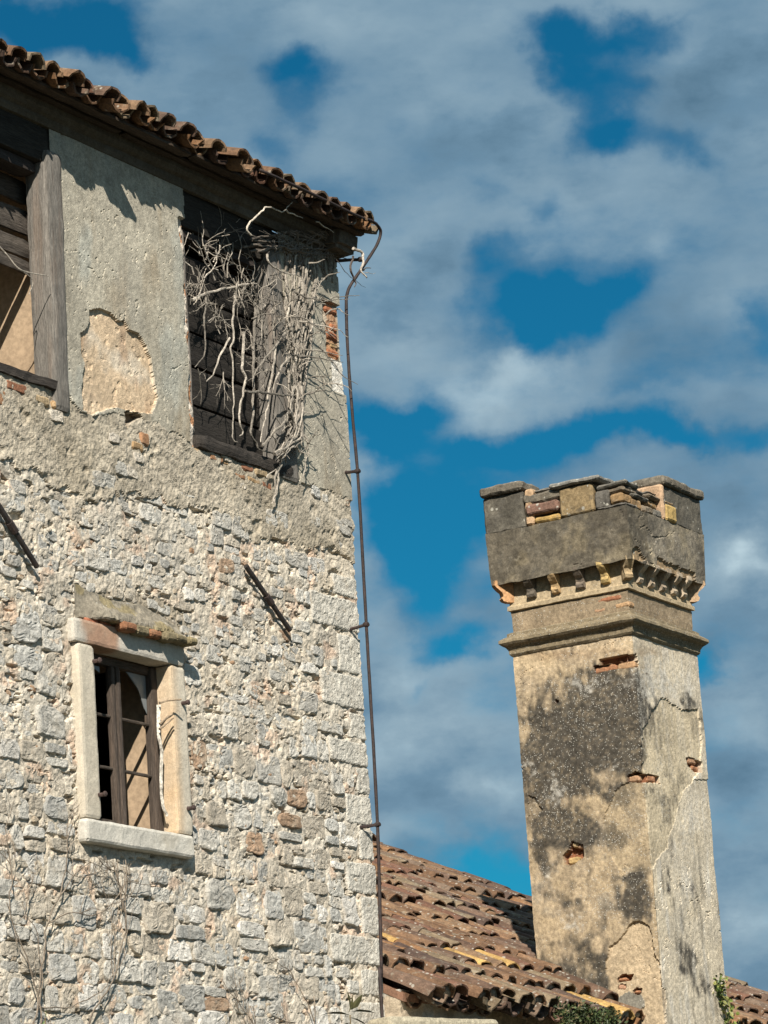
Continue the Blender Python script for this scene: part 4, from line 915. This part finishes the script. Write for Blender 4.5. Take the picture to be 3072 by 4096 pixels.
for i, bx in enumerate(((XL + .0, XL + .2, -.36, -.245, 7.48, 7.62), (XL + .0, XL + .16, YF + .03, -.365, 7.50, 7.58), (XL + .02, XL + .22, YF + .02, -.28, 7.585, 7.625), (XL + .01, XL + .24, YF + .0, -.25, 7.63, 7.665), (XL + .0, XL + .2, YF + .0, -.25, 7.47, 7.50),
                        (3.10, 3.26, YF + .02, YF + .2, 7.48, 7.56), (3.27, 3.42, YF + .0, YF + .18, 7.47, 7.53), (3.12, 3.38, YF + .01, YF + .2, 7.565, 7.60), (3.05, 3.33, YF + .02, YF + .2, 7.605, 7.64), (3.34, 3.54, YF + .03, YF + .2, 7.54, 7.60), (3.36, 3.55, YF + .0, YF + .2, 7.605, 7.635), (3.43, 3.55, YF - .0, YF + .18, 7.47, 7.535), (3.40, 3.54, YF + .02, YF + .2, 7.64, 7.665))):
    cbox('rubble_stone', bx, np.array([(.11, .10, .085), (.26, .165, .08), (.17, .135, .095), (.13, .12, .10)][i % 4]), seed=20 + i, amp=.011, amp2=.006, rot=((0, 1, 0) if bx[0] > 3.05 else (1, 0, 0), cr.uniform(-.04, .04)))
cbox('brick', (3.60, 3.775, YF - .012, YF + .1, 7.472, 7.60), (.42, .29, .11), M_BRICK, seed=40, amp2=.003, label='yellow brick beside the right battlement')
cbox('brick', (3.60, 3.75, YF - .014, YF + .1, 7.61, 7.628), (.3, .22, .14), M_BRICK, seed=41)
cbox('brick', (3.545, 3.598, YF - .01, YF + .2, 7.468, 7.735), (.40, .27, .17), M_BRICK, seed=42)

# ================================================================== TILED OUTBUILDING
AB = (3.4, 0, 0)
ann = thing('outbuilding', AB, 'low outbuilding with a mossy red tiled roof behind the house corner', 'outbuilding')
Sx = np.unique(np.round(np.concatenate([np.arange(0, 4.0, .02), [.3, 1.36, 1.495], np.arange(4.0, 7.13, .2), [7.13], np.arange(7.4, 11, .5)]), 4))
def a_disp(P, fx, fy, SS): return fbm(P, 7, 3, 3) * .016 + fbm(P, 40, 3, 4) * .006
def a_col(P, fx, fy, SS, w):
    n = fbm(P, 3, 3, 5)[..., None]; return np.where(n > .05, np.array([.40, .375, .32]), np.array([.42, .345, .25])) * (1 + .3 * fbm(P, 12, 3, 6))[..., None]
Vv, Qq, Cc = wrapped([(.04, .2), (.04, -.10), (1.10, -.10), (1.10, .035), (6.735, .035), (6.735, 4.5)], Sx, np.concatenate([np.arange(0, 3.2, .3), np.arange(3.2, 3.92, .02)]), a_disp, a_col)
awall = MB().add(Vv, Qq, None, Cc).part('wall', M_WALL, ann)
AP = .5
aroof = slab(ann, 'roof', [(.03, -.13, 3.87), (6.78, -.13, 3.87), (6.78, 4.6, 3.87 + 4.73 * AP), (.03, 4.6, 3.87 + 4.73 * AP)], .05, (.2, .11, .07), M_TILE)
slab(ann, 'roof_slope', [(.03, 9.3, 3.87), (.03, 4.6, 3.87 + 4.73 * AP), (6.78, 4.6, 3.87 + 4.73 * AP), (6.78, 9.3, 3.87)], .05, (.2, .11, .07), M_TILE)
MB().add([(6.74, .05, 3.8), (6.74, 9.2, 3.8), (6.74, 4.6, 6.1)], None, [(0, 1, 2)], (.4, .35, .27)).part('gable', M_WALL, ann)
def atest(p, fx, fy):
    if fx < 1500: return False
    if p[1] > CY1 and 2160 < fx < 2890: return False
    return not (CX0 - .1 < p[0] < CX1 and CY0 < p[1] < CY1)
lay(ann, aroof, AP, .13, .205, 33, -.235, 3.845, 15, .345, .098, .45, 700, 296, ochre=((1, 6), (2, 9), (0, 4), (9, 2), (11, 2), (12, 0), (13, 0), (6, 3), (30, 4), (29, 3), (31, 6)), vis_test=atest, lift=.035, alpha=.5, flat=.78, plugs=3,
    sag=lambda x, j: .02 * math.sin(x * 1.7 + j) + .03 * math.sin(j * .9) * .5 - (.02 if j == 0 else 0))
# second layer of eave tiles
ev = MB(); er = np.random.RandomState(9)
for i in range(34):
    V, Q, C, T = tile_mesh(1500 + i, .10, .085, .36, np.array(TC[i % 10]) * er.uniform(.8, 1.1), channel=True, alpha=.4)
    F = tile_frame(AP * .8); ev.add(V @ F.T + np.array([.23 + i * .205 + er.normal() * .02, -.215 + er.normal() * .03, 3.865]), Q, None, C)
ev.part('eave_tiles', M_TILE, ann, aroof, kind='stuff')
# low coping wall in front of it
q = onY(1560, 4062, -.25)
P, Q = rough_box(0, .95, -.0, .22, -.14, 0, cell=.03, amp=.006, freq=14, chamfer=.012, cap=40)
P2, Q2 = rough_box(.02, .95, .02, .2, -3.6, -.142, cell=.3, amp=.01, freq=4)
Rz = np.array(Matrix.Rotation(-.26, 3, 'Z'))
gw = thing('garden_wall', (q[0] + .4, q[1], 0), 'low plastered wall end with a lichen spotted coping below the tiled eave', 'wall')
MB().add(P @ Rz.T + q, Q, None, (.40, .355, .26)).part('coping', M_CHIM, gw); MB().add(P2 @ Rz.T + q, Q2, None, (.38, .33, .25)).part('wall_body', M_WALL, gw)

# ================================================================== LIGHTNING CONDUCTOR
lc = thing('lightning_conductor', (-.08, -.1, 0), 'rusty rod conductor bending round the eave and down the house corner', 'conductor')
IR = (.036, .026, .024)
cab = [onY(1040, 680, -.30), onY(1200, 752, -.30), onY(1345, 822, -.30), onY(1440, 868, -.29), onY(1490, 885, -.28), onY(1516, 910, -.26), onY(1522, 938, -.25), onY(1505, 985, -.23), onY(1470, 1040, -.2), onY(1430, 1100, -.16), onY(1400, 1145, -.13), onY(1388, 1180, -.12), onY(1385, 1230, -.115), onY(1391, 1400, -.11), onY(1408, 1640, -.11), onY(1430, 1885, -.11), onY(1449, 2200, -.105), onY(1465, 2498, -.10), onY(1489, 2900, -.09), onY(1510, 3298, -.08), onY(1519, 3600, -.07), onY(1526, 3900, -.06), onY(1531, 4096, -.055)]
last = cab[-1].copy(); last[2] = 0.05; cab.append(last)
mb = MB(); tube(mb, smooth_path(cab, 5), .0105, n=7, col=IR, jit=.0015); mb.part('cable', M_IRON, lc, smooth=True)
for (a_, b_, yy) in (((1365, 1892), (1430, 1885), -.11), ((1385, 2523), (1465, 2498), -.10), ((1423, 3312), (1510, 3298), -.08), ((1315, 1045), (1442, 1038), -.16)):
    A = onY(*a_, .02); B = onY(*b_, yy); mb = MB(); mid = A + (B - A) * .5; tube(mb, smooth_path([A, mid, B + (B - A) * .05], 3), .011, .010, 6, IR, .002)
    br = mb.part('bracket', M_IRON, lc); mb = MB()
    P, Q = rough_box(B[0] - .018, B[0] + .018, B[1] - .02, B[1] + .02, B[2] - .016, B[2] + .016, cell=.012, amp=.004); MB().add(P, Q, None, IR).part('clamp', M_IRON, lc, br)
for t in (8, 33, 47, 60):
    pass
# ================================================================== IRON PIPES ON THE WALL
def pipe(a_, b_, wa, wb, label):
    A, B = onY(*a_, wa), onY(*b_, wb); mb = MB(); base = (A + B) / 2
    t = thing('iron_pipe', base, label, 'pipe', 'iron pipes slanting on the stone wall')
    D = B - A; pts = np.array([A + D * s for s in np.linspace(0, 1, 14)])
    tube(mb, pts, .0165, .0155, 9, (.03, .026, .024), .0015); mb.part('shaft', M_IRON, t)
    mb = MB(); c = A + D * .52; u_ = D / np.linalg.norm(D); tube(mb, [c - u_ * .035, c - u_ * .03, c + u_ * .03, c + u_ * .035], .023, .0225, 9, (.045, .033, .03), .001); mb.part('collar', M_IRON, t)
pipe((984, 2264), (1160, 2522), -.030, -.036, 'slanting black iron pipe with a collar fixed to the stones between window and house corner')
pipe((-60, 1935), (148, 2268), -.034, -.032, 'slanting black iron pipe on the stone wall above the window, cut by the picture edge')

# ================================================================== DEAD VINE
vine = thing('dead_vine', (-.8, -.06, 6.5), 'leafless dead vine climbing over the loggia post and up under the eave', 'vine')
def c3(x, y): return (x / 1.475 + 600, y / 1.475 + 700)
vr = np.random.RandomState(77)
def vcol(k=1.0): return np.array([.40, .355, .295]) * vr.uniform(.4, 1.15) * k
def stem(pts, w, r0, r1=None, col=None, target=None, name='stem'):
    q = []
    for i, p in enumerate(pts):
        ww = w[i] if isinstance(w, (list, tuple)) else w; q.append(onY(*c3(*p), -ww))
    q = smooth_path(q, 5); q = q + np.stack([vn(q * 22 + k * 5 + r0 * 900, 8) for k in range(3)], 1) * .009
    mb = target or MB(); tube(mb, q, r0 * (.84 if name == 'stem' and r0 > .0065 else .7), (r1 or r0 * .6) * .55, 6, vcol() if col is None else col, .0025)
    if target is None: mb.part(name, M_VINE, vine)
    return q
mains = [([(245, 740), (330, 700), (440, 670), (540, 650), (620, 640), (640, 665)], .03, .011), ([(500, 680), (490, 830), (490, 950), (475, 1040), (490, 1150), (490, 1350), (485, 1520), (500, 1570), (520, 1578)], .02, .009),
         ([(548, 930), (550, 1060), (545, 1150), (560, 1220), (545, 1290), (530, 1400), (535, 1480), (555, 1515), (530, 1545)], .04, .012), ([(620, 760), (615, 950), (610, 1130), (612, 1300), (600, 1450), (590, 1530), (630, 1580), (650, 1620), (720, 1640), (762, 1668)], .03, .012),
         ([(560, 1275), (640, 1280), (760, 1297), (880, 1298), (960, 1285), (1040, 1265)], .09, .010), ([(740, 1000), (735, 1090), (720, 1180), (700, 1290), (690, 1380), (670, 1480), (650, 1580)], .06, .010),
         ([(800, 930), (700, 1060), (625, 1160), (605, 1210)], .06, .009), ([(830, 1070), (780, 1130), (740, 1220), (720, 1300)], .07, .009), ([(660, 1600), (740, 1510), (800, 1440), (820, 1390), (850, 1330), (880, 1270)], .07, .012),
         ([(735, 1650), (800, 1600), (860, 1530), (880, 1450), (890, 1380), (870, 1300), (860, 1180)], .08, .014), ([(762, 1665), (772, 1700), (738, 1790), (742, 1870), (738, 1955)], .05, .013), ([(768, 1700), (752, 1790), (745, 1860), (722, 1940)], .045, .010), ([(760, 1720), (700, 1770), (690, 1790)], .04, .006),
         ([(900, 1500), (925, 1560), (930, 1640), (915, 1730), (905, 1790)], .07, .009), ([(875, 1400), (900, 1480), (890, 1560), (830, 1620), (770, 1680)], .08, .013), ([(720, 790), (730, 860), (735, 960), (740, 1010)], .07, .010), ([(690, 460), (700, 520), (760, 560), (820, 580), (890, 600)], .10, .010), ([(780, 1620), (880, 1560), (900, 1600), (975, 1605)], .09, .007),
         ([(330, 720), (320, 850), (325, 960), (320, 1060), (265, 1130)], .03, .008), ([(470, 960), (400, 1090), (370, 1180), (330, 1220)], .03, .008)]
for (p, w, r) in mains: stem(p, w, r)
stem([(600, 355), (572, 320), (600, 262), (660, 215), (685, 190), (760, 207), (800, 210), (835, 165)], .20, .008, .006, (.50, .44, .36)); stem([(800, 210), (850, 235), (900, 258)], .2, .007, .003, (.50, .44, .36)); stem([(980, 270), (1030, 305), (1085, 338)], .20, .006, .003, (.5, .44, .36))
stem([(1195, 440), (1255, 455), (1262, 500), (1245, 562), (1275, 604)], .22, .013, .009, (.50, .44, .37)); stem([(1200, 480), (1180, 560), (1200, 600), (1218, 640), (1210, 665)], .16, .010, .006, (.10, .08, .07)); stem([(1250, 560), (1300, 545)], .2, .007, .004, (.12, .1, .08)); stem([(1270, 583), (1330, 578)], .2, .004, .002)
stem([(1100, 500), (1150, 570), (1215, 625), (1275, 668)], .14, .004, .002, (.1, .08, .07))
for (p, w) in (([(830, 1065), (960, 1075), (1060, 1095), (1140, 1103)], [.05, .10, .14, .17]), ([(1010, 740), (1060, 740), (1100, 725), (1235, 713)], [.05, .1, .14, .2]), ([(1040, 830), (1070, 798), (1110, 790), (1140, 810), (1175, 828)], [.05, .09, .12, .15, .18]), ([(1000, 1010), (1045, 1060), (1090, 1115), (1150, 1190), (1230, 1240)], [.05, .08, .12, .16, .2]),
               ([(880, 860), (1000, 880), (1100, 910), (1170, 955)], [.06, .1, .14, .18]), ([(850, 690), (950, 730), (1040, 742), (1180, 735)], [.06, .1, .13, .18]), ([(820, 830), (900, 845), (990, 905), (1090, 950)], [.08, .12, .15, .18]), ([(900, 1030), (1000, 1035), (1140, 1068)], [.08, .12, .16]), ([(990, 640), (1060, 590), (1115, 572)], [.05, .1, .15]), ([(940, 520), (985, 520), (1030, 500)], [.08, .12, .15])):
    stem(p, w, .008, .003)
# the bundle on the plaster beside the post
bun = MB()
for k in range(30):
    xt = vr.uniform(795, 1000); xb = 870 + (xt - 900) * .42 + vr.normal() * 14
    yt = vr.uniform(420, 700); yb = vr.uniform(1150, 1420); n = 7
    pts = []
    for i in range(n):
        t = i / (n - 1); pts.append((xt + (xb - xt) * t ** 1.2 + vr.normal() * 9, yt + (yb - yt) * t))
    stem(pts, vr.uniform(.022, .06), vr.uniform(.006, .011), .006, target=bun)
for k in range(16):
    x0 = vr.uniform(840, 900); pts = [(x0 + vr.normal() * 6, 1250), (x0 - 8 + vr.normal() * 10, 1400), (850 + vr.normal() * 16, 1520), (815 + vr.normal() * 18, 1600), (775 + vr.normal() * 14, 1670 + vr.normal() * 10)]
    stem(pts, vr.uniform(.04, .09), .009, .006, target=bun)
for k in range(30):                                       # climbing on under the eave, its shade put into their dark colour
    x0 = vr.uniform(740, 1080); pts = [(x0, vr.uniform(540, 640)), (x0 + vr.normal() * 25, 480), (x0 + vr.normal() * 60, 400), (x0 + vr.normal() * 110 - 20, 330)]
    stem(pts, [.02, .03, .05, .09], vr.uniform(.006, .011), .004, target=bun, col=np.array([.2, .17, .14]))
for k in range(9):
    y0 = vr.uniform(370, 460); stem([(620 + vr.normal() * 40, y0), (760, y0 + vr.normal() * 25), (900, y0 + vr.normal() * 25), (vr.uniform(1000, 1200), y0 + 30 + vr.normal() * 30)], vr.uniform(.02, .07), .009, .004, target=bun, col=np.array([.16, .135, .11]))  # dark colour carries the eave shadow over these stems
bun.part('stem_bundle', M_VINE, vine, kind='stuff')
tw = MB()
def grow(p, d, L_, r, depth, lim):
    n = max(3, int(L_ / .04)); pts = [p]; q = p.copy(); dd = d.copy()
    for i in range(n):
        dd = dd + vr.normal(size=3) * np.array([.28, .16, .28]); dd /= np.linalg.norm(dd)
        if q[1] < lim[0]: dd[1] = abs(dd[1]) * .5
        if q[1] > lim[1]: dd[1] = -abs(dd[1]) * .5
        q = q + dd * L_ / n; pts.append(q.copy())
    tube(tw, pts, r, r * .45, 5, vcol(), .0012, cap=False)
    if depth:
        for k in range(vr.randint(2, 5)):
            i = vr.randint(1, n); e = dd + vr.normal(size=3) * np.array([.8, .45, .8]); e /= np.linalg.norm(e); grow(pts[i], e, L_ * vr.uniform(.35, .7), r * .62, depth - 1, lim)
for k in range(34):                                       # twigs over the boarded opening
    a_ = onY(*c3(vr.uniform(250, 760), vr.uniform(480, 1200)), -vr.uniform(0, .05)); d = np.array([vr.normal() * .7, 0, vr.normal()]); d /= np.linalg.norm(d); grow(a_, d, vr.uniform(.18, .4), .0038, 2, (-.07, .06))
for k in range(16):
    a_ = onY(*c3(vr.uniform(250, 520), vr.uniform(380, 640)), vr.uniform(0, .05)); d = np.array([vr.normal() * .5, 0, 1.0]); d /= np.linalg.norm(d); grow(a_, d, vr.uniform(.2, .4), .005, 1, (-.05, .08))
for k in range(26):                                       # twigs standing off the bundle
    a_ = onY(*c3(vr.uniform(700, 1000), vr.uniform(560, 1350)), -.06); d = np.array([vr.uniform(-.4, .6), -vr.uniform(.2, 1), vr.normal() * .35]); d /= np.linalg.norm(d); grow(a_, d, vr.uniform(.08, .26), .0038, 1, (-.4, 0))
for k in range(14):
    a_ = onY(*c3(vr.uniform(760, 930), vr.uniform(1400, 1700)), -.06); d = np.array([vr.normal(), -.3, vr.normal()]); d /= np.linalg.norm(d); grow(a_, d, vr.uniform(.08, .2), .005, 1, (-.15, 0))
tw.part('twigs', M_VINE, vine, kind='stuff')
# a twig from the loggia on the left, and the stem on the window jamb
lt = thing('dry_twig', onY(60, 1080, -.05), 'thin dry twig lying across the loggia post at the picture edge', 'twig')
tw = MB(); tube(tw, smooth_path([onY(-40, 950, -.02), onY(20, 1010, -.03), onY(70, 1070, -.05), (onY(115, 1090, -.06)), onY(196, 1104, -.07)], 4), .006, .003, 5, vcol()); tube(tw, smooth_path([onY(70, 1070, -.05), onY(130, 1120, -.06), onY(115, 1180, -.05)], 4), .004, .002, 5, vcol()); tw.part('stem', M_VINE, lt)
def c4(x, y): return (x / 1.843 + 200, y / 1.843 + 2300)
ws = thing('pale_stem', (-2.19, -.02, 4.7), 'pale peeling vine stem running down inside the right window jamb', 'stem')
mb = MB(); tube(mb, smooth_path([onY(*c4(*p), -.0) for p in ((800, 960), (800, 1080), (800, 1180), (822, 1300), (820, 1420), (818, 1560), (832, 1700), (862, 1775))], 5), .012, .009, 6, (.60, .55, .47), .003); mb.part('trunk', M_VINE, ws)
for p in (((805, 942), (850, 930), (890, 922), (968, 918)), ((808, 1100), (850, 1060), (905, 1022)), ((808, 1135), (860, 1095), (908, 1052))):
    mb = MB(); q = [onY(*c4(*p[0]), -.03)] + [onY(*c4(*e), -.05 - .03 * i) for i, e in enumerate(p[1:])]; tube(mb, smooth_path(q, 4), .0075, .005, 6, (.30, .23, .16), .002); mb.part('twig', M_VINE, ws)
# ---- dry creepers spread flat on the lower stones
def creeper(px0, label, n_main, h, seed, spread=.5):
    r = np.random.RandomState(seed); a_ = onY(px0, 4200, -.03); base = np.array([a_[0], -.03, 0]); mb = MB()
    def go(p, ang, L_, rad, depth):
        n = max(4, int(L_ / .05)); pts = [p]; q = p.copy(); an = ang
        for i in range(n):
            an += r.normal() * .16 - (an) * .05; q = q + np.array([math.sin(an), 0, math.cos(an)]) * L_ / n; q[1] = -.028 - .014 * r.rand()
            if -3.12 < q[0] < -2.03 and q[2] > 4.47: break
            pts.append(q.copy())
        if len(pts) < 3: return
        n = len(pts) - 1
        tube(mb, pts, rad, rad * .5, 5, np.array([.235, .19, .145]) * r.uniform(.8, 1.2), .001, cap=False)
        if depth:
            for k in range(r.randint(2, 5)):
                i = r.randint(n // 4, max(n // 4 + 1, n)); go(pts[i], an + r.choice([-1, 1]) * r.uniform(.35, .9), L_ * r.uniform(.3, .6), rad * .65, depth - 1)
    for k in range(n_main):
        p = np.array([a_[0] + r.normal() * .06 * n_main, -.03, 3.0]); tube(mb, [(p[0], -.03, .0), (p[0] + .02, -.035, 1.5), p], 0.0075, .0065, 5, (.235, .19, .145)); go(p, r.normal() * .12, h * r.uniform(.75, 1.1), .0062, 3)
    mb.single('dry_creeper', M_VINE, base, label, 'creeper', 'dry creepers on the lower wall')
creeper(270, 'forked leafless creeper on the stones below the window sill', 1, 1.55, 4)
creeper(60, 'leafless creeper at the left picture edge below the window', 2, 1.5, 8)
creeper(1130, 'thin bare creeper spread over the stones near the house corner', 2, 1.0, 15)

# ================================================================== GREENERY
def leaf(mb, p, d, n, l, w, col):
    d = d / (np.linalg.norm(d) + 1e-9); s = np.cross(d, n); s /= np.linalg.norm(s) + 1e-9; nn = np.cross(s, d)
    V = [p, p + d * l * .35 + s * w / 2 + nn * l * .06, p + d * l * .35 - s * w / 2 + nn * l * .06, p + d * l * .7 + s * w * .38, p + d * l * .7 - s * w * .38, p + d * l - nn * l * .12, p + d * l * .4 - nn * l * .03]
    mb.add(V, None, [(0, 6, 1), (0, 2, 6), (1, 6, 3), (2, 4, 6), (6, 5, 3), (6, 4, 5)], col)
def bush(name, cen, rad, n, l, cols, label, cat, seed, ground=True, stems=8):
    r = np.random.RandomState(seed); base = np.array([cen[0], cen[1], 0.0]); t = thing(name, base, label, cat)
    mb = MB(); cl = [np.array(cen) + r.normal(size=3) * np.array(rad) * .55 for k in range(26)]
    for k in range(n):
        c = cl[r.randint(len(cl))]; p = c + r.normal(size=3) * np.array(rad) * .2
        d = r.normal(size=3) + np.array([0, -.3, .3]); leaf(mb, p, d, r.normal(size=3), l * r.uniform(.6, 1.3), l * .55 * r.uniform(.7, 1.2), np.array(cols[r.randint(len(cols))]) * r.uniform(.7, 1.3))
    mb.part('foliage', M_LEAF, t, kind='stuff')
    mb = MB()
    for k in range(stems):
        c = cl[k]; tube(mb, smooth_path([base + np.array([r.normal() * .04, 0, 0]), (base * .5 + c * .5) + r.normal(size=3) * .06, c], 5), .014, .004, 5, (.16, .12, .08))
    mb.part('stem', M_VINE, t)
bq = onY(2335, 4075, -.36)
bush('ivy_bush', (bq[0], -.36, bq[2] - .07), (.25, .12, .16), 4200, .028, [(.045, .065, .022), (.06, .08, .025), (.035, .05, .018), (.09, .075, .03)], 'dense dark green ivy bush hanging under the tiled eave beside the chimney', 'bush', 3)
cq = onY(2885, 4040, CY0 - .02)
t = thing('climbing_plant', (CX1 + .03, CY0, 3.0), 'bright green climbing plant on the right edge of the chimney', 'plant'); mb = MB(); r = np.random.RandomState(4)
path = smooth_path([(CX1 + .03, CY0 - .02, 3.0), (CX1 + .04, CY0 - .03, 3.6), onY(2900, 4050, CY0 - .03), onY(2885, 3985, CY0 - .03), onY(2868, 3930, CY0 - .02)], 10)
for k in range(230):
    i = r.randint(8, len(path)) if k > 40 else len(path) - 1 - r.randint(3); p = path[i] + r.normal(size=3) * np.array([.035, .03, .04]) + (np.array([.08, 0, -.05]) if i < 26 and r.rand() < .5 else 0)
    leaf(mb, p, r.normal(size=3) + np.array([.2, -.4, -.2]), r.normal(size=3), r.uniform(.03, .055), r.uniform(.022, .035), np.array([(.11, .16, .035), (.16, .20, .04), (.07, .11, .03), (.2, .2, .06)][r.randint(4)]))
mb.part('leaves', M_LEAF, t, kind='stuff'); mb = MB(); tube(mb, path, .007, .003, 5, (.2, .17, .08)); mb.part('stem', M_VINE, t)
# weeds standing in front of the wall
def weed(px_, py_, dist, leaves, label, col, seed):
    d = raydir(px_, py_); top = EYE + d * dist; q = top - ORG; top = np.array([q @ EX, q @ EY, top[2]]); base = np.array([top[0], top[1], 0])
    t = thing('weed', base, label, 'weed'); r = np.random.RandomState(seed); mb = MB(); tube(mb, smooth_path([base, base * .5 + top * .5 + [.03, .02, 0], top], 6), .006, .0025, 5, (.22, .17, .10)); mb.part('stem', M_VINE, t)
    sx = np.array([(RT @ EX), (RT @ EY), RT[2]]); su = np.array([(UP @ EX), (UP @ EY), UP[2]])
    mb = MB()
    for (dx, dy, lx, ly, w_) in leaves:
        k = dist / FPX; p = top + sx * dx * k - su * dy * k; e = (sx * lx - su * ly) * k
        c = np.array(col) * r.uniform(.8, 1.2)
        nrm = np.array([.3, -.6, .7]); leaf(mb, p, e, nrm, np.linalg.norm(e), w_ * k, c)
    mb.part('leaves', M_LEAF, t, kind='stuff')
weed(1400, 4060, 12.0, [(0, 0, -100, -18, 34), (6, -14, 95, -6, 32), (0, -20, -4, -80, 24), (4, -20, 48, -62, 26), (2, 10, 70, 24, 26), (0, 30, -60, 30, 26), (-5, -10, 22, -70, 22)], 'slender weed tip with narrow leaves before the wall near its corner', (.10, .095, .04), 2)
weed(175 * 1.03, 4070, 12.0, [(0, 0, 6, -30, 12), (0, 10, -10, 18, 12), (0, 20, 12, 20, 12), (0, -10, -8, -22, 10), (0, 30, -12, 20, 12)], 'small green weed shoot at the foot of the picture under the window', (.12, .17, .05), 3)
